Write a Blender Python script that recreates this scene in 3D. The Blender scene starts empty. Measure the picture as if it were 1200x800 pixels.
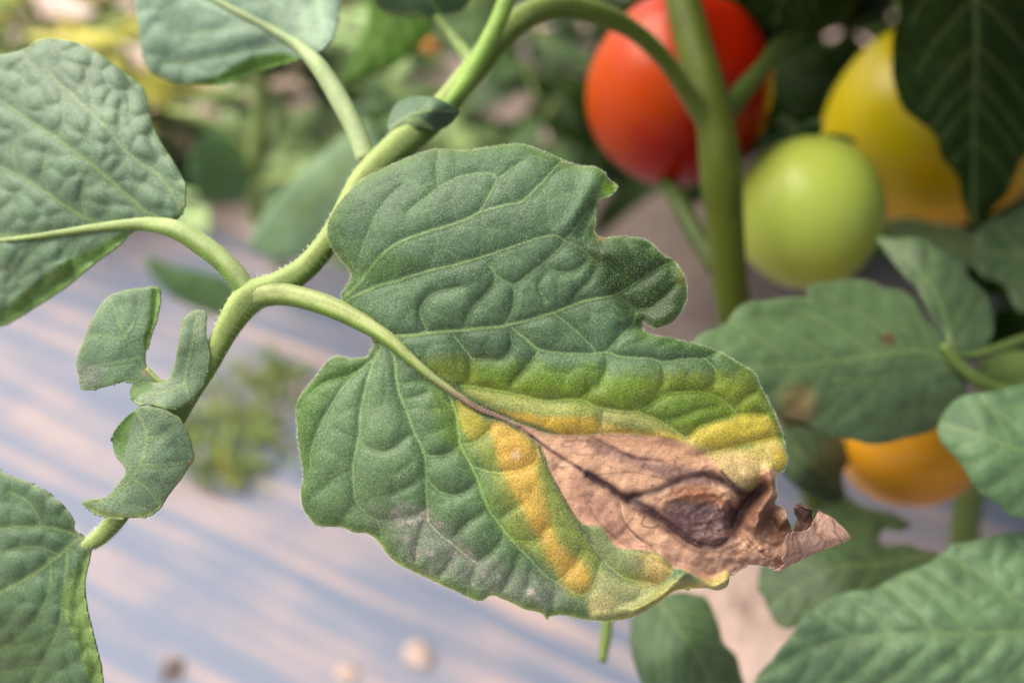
import bpy, math, random
import numpy as np
from mathutils import Vector, Matrix

# ------------------------------------------------------------------ camera, sky, sun
PITCH = math.radians(40.0)
CAM_H = 0.45
WID = 2 * math.tan(math.radians(65.0) / 2)          # frame width per metre of depth
FOCUS = 0.1400
sc = bpy.context.scene
cam_d = bpy.data.cameras.new('camera')
cam = bpy.data.objects.new('camera', cam_d)
sc.collection.objects.link(cam)
cam.location = (0, 0, CAM_H)
cam.rotation_euler = (math.pi / 2 - PITCH, 0, 0)
cam_d.sensor_fit = 'HORIZONTAL'
cam_d.sensor_width = 36.0
cam_d.angle = math.radians(65.0)
cam_d.clip_start = 0.01
cam_d.clip_end = 60
cam_d.dof.use_dof = True
cam_d.dof.focus_distance = FOCUS
cam_d.dof.aperture_fstop = (cam_d.lens * 1e-3) / 0.0046
sc.camera = cam

SUN_DIR = Vector((-0.48, 0.22, 0.85)).normalized()
world = bpy.data.worlds.new('World')
sc.world = world
world.use_nodes = True
wn = world.node_tree
bg = wn.nodes['Background']
sky = wn.nodes.new('ShaderNodeTexSky')
sky.sky_type = 'NISHITA'
sky.sun_disc = False
sky.sun_elevation = math.asin(SUN_DIR.z)
sky.sun_rotation = math.atan2(SUN_DIR.x, SUN_DIR.y)
sky.air_density = 1.0
sky.dust_density = 4.0
sky.ozone_density = 1.0
hz = wn.nodes.new('ShaderNodeHueSaturation')          # thin high cloud
hz.inputs['Saturation'].default_value = 1.0
wn.links.new(sky.outputs[0], hz.inputs['Color'])
wn.links.new(hz.outputs[0], bg.inputs[0])
bg.inputs[1].default_value = 0.125
sun_l = bpy.data.lights.new('sun', 'SUN')
sun = bpy.data.objects.new('sun', sun_l)
sc.collection.objects.link(sun)
sun_l.energy = 3.2
sun_l.angle = math.radians(60)
sun_l.color = (1.0, 0.93, 0.83)
sun.rotation_euler = (-SUN_DIR).to_track_quat('-Z', 'Y').to_euler()
sun.location = (-1, -0.5, 3)
vs = sc.view_settings
vs.view_transform = 'Standard'
vs.look = 'None'
vs.exposure = 1.1
vs.gamma = 1.0
vs.use_curve_mapping = False
try:
    sc.cycles.use_denoising = True
    sc.cycles.max_bounces = 8
    sc.cycles.transparent_max_bounces = 6
    sc.cycles.caustics_reflective = False
    sc.cycles.caustics_refractive = False
except Exception:
    pass

RIGHT = np.array([1.0, 0, 0])
UPV = np.array([0, math.sin(PITCH), math.cos(PITCH)])
FWD = np.array([0, math.cos(PITCH), -math.sin(PITCH)])
CAMP = np.array([0, 0, CAM_H])


def W3(x, y, d):
    """a point of the place: sight line through photo pixel (x, y), d metres deep"""
    x, y, d = np.asarray(x, float), np.asarray(y, float), np.asarray(d, float)
    k = WID / 1200.0
    return (CAMP + (((x - 600) * k * d)[..., None]) * RIGHT
            + ((-(y - 400) * k * d)[..., None]) * UPV + d[..., None] * FWD)


def mpp(d):
    return WID * d / 1200.0


# ------------------------------------------------------------------ numeric helpers
def cr(pts, n=6, closed=False):
    p = np.asarray(pts, float)
    N = len(p)
    if closed:
        q = np.vstack([p[-1:], p, p[:2]])
        m = N
    else:
        q = np.vstack([2 * p[:1] - p[1:2], p, 2 * p[-1:] - p[-2:-1]])
        m = N - 1
    out = []
    t = np.linspace(0, 1, n, endpoint=False)[:, None]
    for i in range(m):
        a, b, c, d = q[i], q[i + 1], q[i + 2], q[i + 3]
        out.append(0.5 * (2 * b + (c - a) * t + (2 * a - 5 * b + 4 * c - d) * t ** 2 + (3 * b - a - 3 * c + d) * t ** 3))
    if not closed:
        out.append(p[-1:])
    return np.vstack(out)


def vnoise(x, y, seed=0):
    r = np.random.RandomState(seed).rand(64, 64)
    xi = np.floor(x).astype(int)
    yi = np.floor(y).astype(int)
    fx = x - xi
    fy = y - yi
    fx = fx * fx * (3 - 2 * fx)
    fy = fy * fy * (3 - 2 * fy)
    g = lambda a, b: r[a % 64, b % 64]
    return (g(xi, yi) * (1 - fx) + g(xi + 1, yi) * fx) * (1 - fy) + (g(xi, yi + 1) * (1 - fx) + g(xi + 1, yi + 1) * fx) * fy


def fbm(x, y, s, seed=0, octs=4):
    v = 0
    a = 0.5
    for o in range(octs):
        v = v + a * (vnoise(x / s, y / s, seed + o * 7) - 0.5)
        s *= 0.5
        a *= 0.55
    return v * 2       # about -1..1


def smooth(a, b, x):
    t = np.clip((x - a) / (b - a), 0, 1)
    return t * t * (3 - 2 * t)


class Grid:
    def __init__(s, x0, y0, x1, y1, step):
        s.step = step
        s.x0, s.y0 = x0, y0
        s.xs = np.arange(x0, x1 + step, step)
        s.ys = np.arange(y0, y1 + step, step)
        s.X, s.Y = np.meshgrid(s.xs, s.ys)
        s.shape = s.X.shape

    def line_dist(s, pts, R, closed=False):
        """distance to a polyline and position along it (0..1), exact within R"""
        D = np.full(s.shape, float(R))
        T = np.zeros(s.shape)
        p = np.asarray(pts, float)
        if closed:
            p = np.vstack([p, p[:1]])
        L = np.r_[0, np.cumsum(np.hypot(*(p[1:] - p[:-1]).T))]
        tot = max(L[-1], 1e-6)
        for i in range(len(p) - 1):
            a, b = p[i], p[i + 1]
            j0 = max(int((min(a[0], b[0]) - R - s.x0) / s.step), 0)
            j1 = int((max(a[0], b[0]) + R - s.x0) / s.step) + 2
            i0 = max(int((min(a[1], b[1]) - R - s.y0) / s.step), 0)
            i1 = int((max(a[1], b[1]) + R - s.y0) / s.step) + 2
            if j1 <= 0 or i1 <= 0 or j0 >= s.shape[1] or i0 >= s.shape[0]:
                continue
            X = s.X[i0:i1, j0:j1]
            Y = s.Y[i0:i1, j0:j1]
            ab = b - a
            l2 = max(float(ab @ ab), 1e-9)
            t = np.clip(((X - a[0]) * ab[0] + (Y - a[1]) * ab[1]) / l2, 0, 1)
            d = np.hypot(X - a[0] - t * ab[0], Y - a[1] - t * ab[1])
            sub = D[i0:i1, j0:j1]
            m = d < sub
            sub[m] = d[m]
            T[i0:i1, j0:j1][m] = (L[i] + t[m] * (L[i + 1] - L[i])) / tot
        return D, T

    def inside(s, pts):
        p = np.asarray(pts, float)
        q = np.roll(p, -1, 0)
        ins = np.zeros(s.shape, bool)
        for (ax, ay), (bx, by) in zip(p, q):
            if ay == by:
                continue
            rows = (s.ys > min(ay, by)) & (s.ys <= max(ay, by))
            if not rows.any():
                continue
            xc = ax + (s.ys[rows] - ay) / (by - ay) * (bx - ax)
            ins[rows] ^= s.xs[None, :] < xc[:, None]
        return ins

    def sdf(s, pts, R):
        d, _ = s.line_dist(pts, R, True)
        return np.where(s.inside(pts), d, -d)


def nearest_on(poly, pts):
    p = np.asarray(poly, float)
    q = np.roll(p, -1, 0)
    best = np.full(len(pts), 1e9)
    out = np.array(pts, float)
    for a, b in zip(p, q):
        ab = b - a
        l2 = max(float(ab @ ab), 1e-9)
        t = np.clip(((pts - a) @ ab) / l2, 0, 1)
        c = a + t[:, None] * ab
        d = np.hypot(*(pts - c).T)
        m = d < best
        best[m] = d[m]
        out[m] = c[m]
    return out


def tps(ctrl):
    c = np.asarray(ctrl, float)
    p = c[:, :2] / 500.0
    n = len(p)

    def U(r2):
        return np.where(r2 > 0, r2 * np.log(r2 + 1e-12), 0)
    K = U(((p[:, None] - p[None]) ** 2).sum(-1)) + 1e-4 * np.eye(n)
    P = np.hstack([np.ones((n, 1)), p])
    A = np.zeros((n + 3, n + 3))
    A[:n, :n] = K
    A[:n, n:] = P
    A[n:, :n] = P.T
    sol = np.linalg.lstsq(A, np.r_[c[:, 2], 0, 0, 0], rcond=None)[0]

    def f(x, y):
        x = np.asarray(x, float) / 500
        y = np.asarray(y, float) / 500
        v = sol[n] + sol[n + 1] * x + sol[n + 2] * y
        for i in range(n):
            v = v + sol[i] * U((x - p[i, 0]) ** 2 + (y - p[i, 1]) ** 2)
        return v
    return f


def puff(shape, step, stiff, length, iters):
    """blade swelling up between veins: screened Poisson membrane held down where stiff"""
    h = np.zeros(shape)
    k2 = (step / length) ** 2
    den = 4 + k2 + stiff
    for _ in range(iters):
        p = np.pad(h, 1, mode='edge')
        h = (p[:-2, 1:-1] + p[2:, 1:-1] + p[1:-1, :-2] + p[1:-1, 2:] + k2) / den
    return h           # 0..1


# ------------------------------------------------------------------ objects
def tag(o, label=None, cat=None, group=None, kind=None):
    if label:
        o['label'] = label
    if cat:
        o['category'] = cat
    if group:
        o['group'] = group
    if kind:
        o['kind'] = kind
    return o


def empty(name, loc):
    o = bpy.data.objects.new(name, None)
    o.location = loc
    o.empty_display_size = 0.01
    sc.collection.objects.link(o)
    return o


def world_off(o):
    v = Vector(o.location)
    if o.parent is not None:
        v = v + o.matrix_parent_inverse.translation + world_off(o.parent)
    return v


def attach(o, parent):
    """parent without moving: meshes are built in world coordinates"""
    o.parent = parent
    R_ = parent.rotation_euler.to_matrix().to_4x4() if parent.type == 'MESH' and parent.parent is None else Matrix.Identity(4)
    o.matrix_parent_inverse = (Matrix.Translation(world_off(parent)) @ R_).inverted()


def mesh_obj(name, V, F, mat, parent=None, col=None, dry=None, smooth_=True, thick=0.0, kind=None):
    me = bpy.data.meshes.new(name)
    V = np.asarray(V, float)
    if isinstance(F, np.ndarray):
        nf, k = F.shape
        me.vertices.add(len(V))
        me.vertices.foreach_set('co', V.ravel())
        me.loops.add(nf * k)
        me.polygons.add(nf)
        me.loops.foreach_set('vertex_index', F.ravel().astype(np.int32))
        me.polygons.foreach_set('loop_start', np.arange(0, nf * k, k, dtype=np.int32))
        me.update(calc_edges=True)
    else:
        me.from_pydata([tuple(v) for v in V], [], F)
    if smooth_:
        me.polygons.foreach_set('use_smooth', np.ones(len(me.polygons), bool))
    if col is not None:
        a = me.attributes.new('col', 'FLOAT_COLOR', 'POINT')
        c = np.ones((len(V), 4))
        c[:, :3] = col
        a.data.foreach_set('color', c.ravel())
    if dry is not None:
        a = me.attributes.new('dry', 'FLOAT', 'POINT')
        a.data.foreach_set('value', np.asarray(dry, float).ravel())
    me.materials.append(mat)
    me.update()
    o = bpy.data.objects.new(name, me)
    sc.collection.objects.link(o)
    if thick:
        m = o.modifiers.new('thickness', 'SOLIDIFY')
        m.thickness = thick
        m.offset = -1
    if parent is not None:
        attach(o, parent)
    if kind:
        o['kind'] = kind
    return o


# ------------------------------------------------------------------ materials
def new_mat(name):
    m = bpy.data.materials.new(name)
    m.use_nodes = True
    return m, m.node_tree, m.node_tree.nodes['Principled BSDF']


def N(nt, t, **kw):
    n = nt.nodes.new(t)
    for k, v in kw.items():
        setattr(n, k, v)
    return n


def noise(nt, scale, detail=4, rough=0.6, coord='Object'):
    tc = N(nt, 'ShaderNodeTexCoord')
    n = N(nt, 'ShaderNodeTexNoise')
    n.inputs['Scale'].default_value = scale
    n.inputs['Detail'].default_value = detail
    n.inputs['Roughness'].default_value = rough
    nt.links.new(tc.outputs[coord], n.inputs['Vector'])
    return n


def ramp(nt, src, stops):
    r = N(nt, 'ShaderNodeValToRGB')
    e = r.color_ramp.elements
    while len(e) < len(stops):
        e.new(0.5)
    for k, (p, c) in enumerate(stops):
        e[k].position = p
        e[k].color = (*c, 1) if len(c) == 3 else c
    nt.links.new(src, r.inputs[0])
    return r


def leaf_material(name, grain=0.6, fine=3200, bump=0.45, sheen=0.08, transl=0.20, rough=0.42, spec=0.32):
    m, nt, b = new_mat(name)
    at = N(nt, 'ShaderNodeAttribute', attribute_name='col')
    dry = N(nt, 'ShaderNodeAttribute', attribute_name='dry')
    n1 = noise(nt, fine, 3, 0.65)
    n2 = noise(nt, 260, 4, 0.6)
    hsv = N(nt, 'ShaderNodeHueSaturation')
    mr = N(nt, 'ShaderNodeMapRange')
    mr.inputs['From Min'].default_value = 0.25
    mr.inputs['From Max'].default_value = 0.75
    mr.inputs['To Min'].default_value = 0.62
    mr.inputs['To Max'].default_value = 1.38
    nt.links.new(n1.outputs['Fac'], mr.inputs['Value'])
    for nm, sg in (('To Min', 1 - grain), ('To Max', 1 + grain)):
        q = N(nt, 'ShaderNodeMapRange')
        q.inputs['To Min'].default_value = sg
        q.inputs['To Max'].default_value = 1 + (sg - 1) * 0.45
        nt.links.new(dry.outputs['Fac'], q.inputs['Value'])
        nt.links.new(q.outputs[0], mr.inputs[nm])
    mr2 = N(nt, 'ShaderNodeMapRange')
    mr2.inputs['To Min'].default_value = 0.7
    mr2.inputs['To Max'].default_value = 1.3
    nt.links.new(n2.outputs['Fac'], mr2.inputs['Value'])
    mul = N(nt, 'ShaderNodeMath', operation='MULTIPLY')
    nt.links.new(mr.outputs[0], mul.inputs[0])
    nt.links.new(mr2.outputs[0], mul.inputs[1])
    nt.links.new(mul.outputs[0], hsv.inputs['Value'])
    nt.links.new(at.outputs['Color'], hsv.inputs['Color'])
    nt.links.new(hsv.outputs[0], b.inputs['Base Color'])
    b.inputs['Roughness'].default_value = rough
    b.inputs['Specular IOR Level'].default_value = spec
    sh = N(nt, 'ShaderNodeMath', operation='MULTIPLY_ADD')      # living blade is downy, dead blade is not
    nt.links.new(dry.outputs['Fac'], sh.inputs[0])
    sh.inputs[1].default_value = -0.8 * sheen
    sh.inputs[2].default_value = sheen
    nt.links.new(sh.outputs[0], b.inputs['Sheen Weight'])
    b.inputs['Sheen Roughness'].default_value = 0.5
    b.inputs['Sheen Tint'].default_value = (0.93, 0.98, 0.95, 1)
    bp = N(nt, 'ShaderNodeBump')
    bp.inputs['Strength'].default_value = bump
    bp.inputs['Distance'].default_value = 0.0003
    nt.links.new(n1.outputs['Fac'], bp.inputs['Height'])
    nt.links.new(bp.outputs[0], b.inputs['Normal'])
    tr = N(nt, 'ShaderNodeBsdfTranslucent')
    nt.links.new(hsv.outputs[0], tr.inputs['Color'])
    mx = N(nt, 'ShaderNodeMixShader')
    mx.inputs[0].default_value = transl
    out = nt.nodes['Material Output']
    nt.links.new(b.outputs[0], mx.inputs[1])
    nt.links.new(tr.outputs[0], mx.inputs[2])
    nt.links.new(mx.outputs[0], out.inputs['Surface'])
    return m


LEAF = leaf_material('downy_leaf')
LEAF_FAR = leaf_material('leaf_plain', grain=0.3, fine=900, bump=0.1, sheen=0.0, spec=0.1)
STEM = leaf_material('stem_skin', grain=0.16, fine=1800, bump=0.15, sheen=0.05, transl=0.08, rough=0.5, spec=0.22)

hm, hnt, hb = new_mat('plant_hair')
hb.inputs['Base Color'].default_value = (0.62, 0.68, 0.5, 1)
hb.inputs['Roughness'].default_value = 0.4
hb.inputs['Transmission Weight'].default_value = 0.0
HAIR = hm

# leaf pigments (linear albedo)
G_MAIN = np.array([0.068, 0.128, 0.052])
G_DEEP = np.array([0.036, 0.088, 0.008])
G_BRIGHT = np.array([0.13, 0.24, 0.03])
G_VEIN = np.array([0.20, 0.27, 0.085])
G_STEM = np.array([0.22, 0.29, 0.08])
G_BAND = np.array([0.10, 0.20, 0.025])
YEL = np.array([0.50, 0.32, 0.03])
YGR = np.array([0.17, 0.225, 0.004])
TAN = np.array([0.50, 0.265, 0.18])
DARK = np.array([0.085, 0.042, 0.036])


def lay(base, colr, mask):
    return base * (1 - mask[..., None]) + np.asarray(colr) * mask[..., None]


# ------------------------------------------------------------------ blades from an outline, veins and a depth surface
def blade(name, outline, veins, ctrl, parent, step=3.0, amp=5.0, length=22.0, roll=4.0, rollw=7.0, base=G_MAIN,
          mat=None, serr=1.2, bands=(), spots=(), seed=1, thick=0.00028, iters=260, ripple=1.5, paint=None, relief=None,
          vein_col=G_VEIN, edge_col=None, net=0.35, ampf=None, amp2=0.0, length2=26.0, netcol=0.12, lobe=0.0, cell0=26.0):
    """outline in photo pixels; veins = [(points, half width px, strength)]; ctrl = [(x, y, depth)]"""
    ol = cr(outline, 8, True)
    if serr:
        nrm = np.roll(ol, -1, 0) - np.roll(ol, 1, 0)
        nrm /= np.maximum(np.hypot(*nrm.T), 1e-6)[:, None]
        t = np.arange(len(ol))
        ol = ol + np.c_[nrm[:, 1], -nrm[:, 0]] * (fbm(t * 1.0, t * 0 + seed, 9.0, seed, 4) * serr + lobe * (np.abs(np.sin(t * 0.21 + 2 * fbm(t * 1.0, t * 0 + 3.3, 30, seed + 2, 2))) - 0.6))[:, None]
    lo = ol.min(0) - 3 * step
    hi = ol.max(0) + 3 * step
    g = Grid(lo[0], lo[1], hi[0], hi[1], step)
    X, Y = g.X, g.Y
    SD = g.sdf(ol, 70)
    stiff = np.zeros(g.shape)
    vm = np.zeros(g.shape)
    vh = np.zeros(g.shape)
    for pts, w, s in veins:
        pl = cr(pts, 5)
        pl = pl + np.c_[fbm(pl[:, 0], pl[:, 1], 14, seed + 3, 3), fbm(pl[:, 0], pl[:, 1], 14, seed + 4, 3)] * 1.0
        D, T = g.line_dist(pl, 16 + 3 * w)
        ww = w * (1.0 - 0.55 * T)
        k = np.exp(-(D / np.maximum(ww, 0.7 * step)) ** 2)
        kc = np.exp(-(D / np.maximum(0.75 * ww, 0.6 * step)) ** 2)
        stiff = np.maximum(stiff, 3.2 * s ** 2 * np.exp(-(D / max(2.2, 0.9 * step)) ** 2))
        vm = np.maximum(vm, float(np.clip(s * 1.05, 0.15, 1)) * kc)
        vh = np.maximum(vh, k * ww * 0.55 * min(1, s))
    if net:      # fine reticulation between traced veins
        r = np.random.RandomState(seed + 90)
        cell = cell0 * max(1, step / 2.5)
        wx = X + fbm(X, Y, 40, seed + 5) * 5
        wy = Y + fbm(X, Y, 40, seed + 6) * 5
        cx = np.floor(wx / cell)
        cy = np.floor(wy / cell)
        jit = r.rand(2, 97, 97)
        f1 = np.full(g.shape, 1e9)
        f2 = np.full(g.shape, 1e9)
        for dx in (-1, 0, 1):
            for dy in (-1, 0, 1):
                a = (cx + dx).astype(int)
                b = (cy + dy).astype(int)
                px = (a + jit[0][a % 97, b % 97]) * cell
                py = (b + jit[1][a % 97, b % 97]) * cell
                d = np.hypot(wx - px, wy - py)
                f2 = np.minimum(f2, np.maximum(f1, d))
                f1 = np.minimum(f1, d)
        e = np.exp(-((f2 - f1) / 3.2) ** 2)
        stiff = np.maximum(stiff, net * 0.5 * e)
        vm = np.maximum(vm, net * netcol * np.exp(-((f2 - f1) / 1.8) ** 2))
    h = amp * puff(g.shape, step, stiff, length, iters) * (1 if ampf is None else ampf(X, Y))
    if amp2:
        h = h + amp2 * puff(g.shape, step, stiff, length2, iters) * (1 if ampf is None else ampf(X, Y))
    h = h + vh + ripple * fbm(X, Y, 60, seed + 11) + 0.35 * fbm(X, Y, 9, seed + 12)
    rl = roll * (1 + 0.6 * fbm(X, Y, 50, seed + 13))
    h = h - rl * np.exp(-np.clip(SD, 0, None) / rollw)
    C = np.broadcast_to(base, g.shape + (3,)).copy()
    C *= (1 + 0.30 * fbm(X, Y, 45, seed + 20) + 0.12 * fbm(X, Y, 8, seed + 24, 2))[..., None]
    C = lay(C, vein_col, np.clip(vm, 0, 1) * 0.85)
    if edge_col is not None:
        C = lay(C, edge_col, np.exp(-np.clip(SD, 0, None) / 3.0) * 0.75)
    dry = np.zeros(g.shape)
    wx = X + 7 * fbm(X, Y, 26, seed + 30)
    wy = Y + 7 * fbm(X, Y, 26, seed + 31)
    gw = Grid(lo[0], lo[1], hi[0], hi[1], step)
    for poly, f, colr, slope in bands:       # strips where the blade turns its underside
        sd = g.sdf(cr(poly, 4, True), 60)
        mk = smooth(-f, f, sd)
        C = lay(C, colr, mk * 0.9)
        h = h - slope * np.clip(sd, 0, 60)
    for (sx, sy), r_, colr, st in spots:
        mk = np.exp(-(np.hypot(wx - sx, wy - sy) / r_) ** 4) * st
        C = lay(C, colr, mk)
    depth_f = tps(ctrl)
    if relief:
        h = relief(g, X, Y, SD, h, seed)
    if paint:
        C, dry = paint(g, X, Y, SD, C, vm, wx, wy, h)
    d0 = depth_f(X, Y)
    # mesh: inside nodes, and their outer neighbours pulled onto the outline
    ins = SD > 0
    p = np.pad(ins, 1)
    near = np.zeros(g.shape, bool)
    for a in (0, 1, 2):
        for b in (0, 1, 2):
            near |= p[a:a + g.shape[0], b:b + g.shape[1]]
    rim = near & ~ins
    PX, PY = X.copy(), Y.copy()
    if rim.any():
        q = nearest_on(ol, np.c_[X[rim], Y[rim]])
        PX[rim], PY[rim] = q[:, 0], q[:, 1]
    D = d0 - h * mpp(d0)
    P = W3(PX, PY, D)
    use = ins | rim
    cells = (ins[:-1, :-1] | ins[1:, :-1] | ins[:-1, 1:] | ins[1:, 1:]) & use[:-1, :-1] & use[1:, :-1] & use[:-1, 1:] & use[1:, 1:]
    idx = -np.ones(g.shape, int)
    used = np.zeros(g.shape, bool)
    ci, cj = np.nonzero(cells)
    for a, b in ((0, 0), (1, 0), (0, 1), (1, 1)):
        used[ci + a, cj + b] = True
    idx[used] = np.arange(used.sum())
    F = np.c_[idx[ci, cj], idx[ci + 1, cj], idx[ci + 1, cj + 1], idx[ci, cj + 1]]
    V = P[used]
    o = mesh_obj(name, V, F, mat or LEAF, parent, np.clip(C[used], 0.002, 0.9), dry[used], thick=thick)
    # surface normals toward the viewer, for hairs and for laying midribs on the blade
    gy, gx = np.gradient(P, axis=(0, 1))
    nr = np.cross(gx, gy)
    nr /= np.maximum(np.linalg.norm(nr, axis=-1), 1e-12)[..., None]
    fl = (nr * (CAMP - P)).sum(-1) < 0
    nr[fl] *= -1

    def surf(x, y):
        j = int(np.clip(round((x - g.x0) / step), 0, g.shape[1] - 1))
        i = int(np.clip(round((y - g.y0) / step), 0, g.shape[0] - 1))
        return D[i, j]
    info = dict(P=V, n=nr[used], sd=SD[used], surf=surf, depth=depth_f, dry=dry[used])
    return o, info


def hairs(name, P, Nn, count, lo, hi, wid, parent, seed=5, lean=0.7):
    r = np.random.RandomState(seed)
    k = r.randint(0, len(P), count)
    base = P[k] + r.normal(0, 0.00008, (count, 3))
    d = Nn[k] + r.normal(0, lean, (count, 3))
    d /= np.linalg.norm(d, axis=1)[:, None]
    neg = (d * Nn[k]).sum(1) < 0.1
    d[neg] += Nn[k][neg]
    d /= np.linalg.norm(d, axis=1)[:, None]
    ln = r.uniform(lo, hi, count) ** 1.0
    s = np.cross(d, r.normal(0, 1, (count, 3)))
    s /= np.linalg.norm(s, axis=1)[:, None]
    s2 = np.cross(d, s)
    base = base - d * 0.00004
    tip = base + d * ln[:, None]
    w = wid / 2
    V = np.stack([base + s * w, base - s * w * 0.5 + s2 * w * 0.86, base - s * w * 0.5 - s2 * w * 0.86, tip], 1).reshape(-1, 3)
    o4 = np.arange(count)[:, None] * 4
    F = np.vstack([o4 + [0, 1, 3], o4 + [1, 2, 3], o4 + [2, 0, 3]])
    return mesh_obj(name, V, F, HAIR, parent, kind='stuff')


def tube(name, pts, radii, parent, col=G_STEM, seg=14, mat=None, sub=6, groove=0.0, seed=2, colf=None, flat=1.0, caps=True, flank=0):
    """tapered stalk; pts world points"""
    p = cr(pts, sub)
    rr = cr(np.c_[np.asarray(radii, float), np.zeros(len(radii))], sub)[:, 0]
    n = len(p)
    tan = np.gradient(p, axis=0)
    tan /= np.linalg.norm(tan, axis=1)[:, None]
    view = CAMP - p
    u = view - (view * tan).sum(1)[:, None] * tan
    u /= np.linalg.norm(u, axis=1)[:, None]
    v = np.cross(tan, u)
    th = np.linspace(0, 2 * math.pi, seg, endpoint=False)
    prof = 1 - groove * np.exp(-(np.minimum(th, 2 * math.pi - th) / 0.45) ** 2)
    wob = 1 + 0.05 * fbm(np.arange(n)[:, None] * 1.0 + th[None] * 0, th[None] * 2 + np.zeros((n, 1)), 5, seed)
    V = p[:, None] + rr[:, None, None] * wob[..., None] * (np.cos(th) * prof * flat)[None, :, None] * u[:, None] \
        + rr[:, None, None] * wob[..., None] * (np.sin(th) * prof)[None, :, None] * v[:, None]
    F = []
    for i in range(n - 1):
        for j in range(seg):
            k = (j + 1) % seg
            F.append((i * seg + j, i * seg + k, (i + 1) * seg + k, (i + 1) * seg + j))
    if caps:
        F.append(tuple(range(seg))[::-1])
        F.append(tuple((n - 1) * seg + j for j in range(seg)))
    t = np.linspace(0, 1, n)[:, None] + np.zeros((1, seg))
    TH = np.zeros((n, 1)) + th[None]
    C = np.broadcast_to(col, (n, seg, 3)).copy()
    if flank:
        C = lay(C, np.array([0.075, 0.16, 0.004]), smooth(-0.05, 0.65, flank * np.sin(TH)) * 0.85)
    if colf:
        C = colf(t, TH, C)
    C *= (1 + 0.2 * fbm(np.arange(n)[:, None] * 2.0 + 0 * TH, TH * 6, 7, seed + 1))[..., None]
    o = mesh_obj(name, V.reshape(-1, 3), F, mat or STEM, parent, np.clip(C.reshape(-1, 3), 0, 0.9), np.zeros(n * seg))
    nn = (np.cos(th)[None, :, None] * u[:, None] + np.sin(th)[None, :, None] * v[:, None]).reshape(-1, 3)
    return o, V.reshape(-1, 3), nn


def px_tube(name, pts, rad_px, parent, **kw):
    """stalk through (x, y, depth) points, radius given in photo pixels at that depth"""
    p = np.asarray(pts, float)
    w = W3(p[:, 0], p[:, 1], p[:, 2])
    r = np.asarray(rad_px, float) * mpp(p[:, 2])
    return tube(name, w, r, parent, **kw)


# ------------------------------------------------------------------ the setting: soil, mulch film
def ground_pt(x, y):
    k = WID / 1200.0
    ray = (x - 600) * k * RIGHT - (y - 400) * k * UPV + FWD
    return CAMP + ray * (CAM_H / -ray[2])


m, nt, b = new_mat('dusty_soil')
n1 = noise(nt, 14, 8, 0.65)
n2 = noise(nt, 160, 5, 0.7)
r1 = ramp(nt, n1.outputs['Fac'], [(0.3, (0.42, 0.29, 0.235)), (0.55, (0.56, 0.42, 0.35)), (0.75, (0.62, 0.50, 0.44))])
mixc = N(nt, 'ShaderNodeMix', data_type='RGBA', blend_type='MULTIPLY')
mixc.inputs[0].default_value = 0.5
r2 = ramp(nt, n2.outputs['Fac'], [(0.35, (0.55, 0.5, 0.48)), (0.6, (1, 1, 1))])
nt.links.new(r1.outputs[0], mixc.inputs[6])
nt.links.new(r2.outputs[0], mixc.inputs[7])
nt.links.new(mixc.outputs[2], b.inputs['Base Color'])
b.inputs['Roughness'].default_value = 0.95
bp = N(nt, 'ShaderNodeBump')
bp.inputs['Distance'].default_value = 0.004
nt.links.new(n2.outputs['Fac'], bp.inputs['Height'])
nt.links.new(bp.outputs[0], b.inputs['Normal'])
SOIL = m

gx = np.concatenate([[-30, -8, -3], np.linspace(-1.6, 1.6, 90), [3, 8, 30]])
gy = np.concatenate([[-30, -8, -3, -1], np.linspace(-0.4, 2.8, 90), [5, 12, 40]])
GX, GY = np.meshgrid(gx, gy)
GZ = np.where((abs(GX) < 1.6) & (GY > -0.4) & (GY < 2.8), 0.006 * fbm(GX, GY, 0.16, 3) - 0.008, -0.008)
ny, nx = GX.shape
ii, jj = np.meshgrid(np.arange(ny - 1), np.arange(nx - 1), indexing='ij')
k = (ii * nx + jj).ravel()
o = mesh_obj('ground', np.c_[GX.ravel(), GY.ravel(), GZ.ravel()], np.c_[k, k + 1, k + nx + 1, k + nx], SOIL)
tag(o, 'dusty pinkish tan soil beyond the plastic mulch film', 'soil', kind='structure')

m, nt, b = new_mat('mulch_plastic')
tc = N(nt, 'ShaderNodeTexCoord')
mp = N(nt, 'ShaderNodeMapping')
mp.inputs['Scale'].default_value = (3.2, 80.0, 1)
nt.links.new(tc.outputs['Object'], mp.inputs[0])
ns = N(nt, 'ShaderNodeTexNoise')
ns.inputs['Scale'].default_value = 1.0
ns.inputs['Detail'].default_value = 5
ns.inputs['Roughness'].default_value = 0.55
nt.links.new(mp.outputs[0], ns.inputs['Vector'])
nb = noise(nt, 9, 5, 0.6)
ad = N(nt, 'ShaderNodeMath', operation='MULTIPLY_ADD')
nt.links.new(nb.outputs['Fac'], ad.inputs[0])
ad.inputs[1].default_value = 0.4
nt.links.new(ns.outputs['Fac'], ad.inputs[2])
dust = ramp(nt, ad.outputs[0], [(0.66, (0, 0, 0)), (0.86, (1, 1, 1))])
mixc = N(nt, 'ShaderNodeMix', data_type='RGBA')
mixc.inputs[6].default_value = (0.122, 0.142, 0.188, 1)
mixc.inputs[7].default_value = (0.33, 0.25, 0.225, 1)
nt.links.new(dust.outputs[0], mixc.inputs[0])
nt.links.new(mixc.outputs[2], b.inputs['Base Color'])
rr = N(nt, 'ShaderNodeMapRange')
rr.inputs['To Min'].default_value = 0.5
rr.inputs['To Max'].default_value = 0.8
nt.links.new(dust.outputs[0], rr.inputs['Value'])
nt.links.new(rr.outputs[0], b.inputs['Roughness'])
b.inputs['Specular IOR Level'].default_value = 0.15
FILM = m

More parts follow.
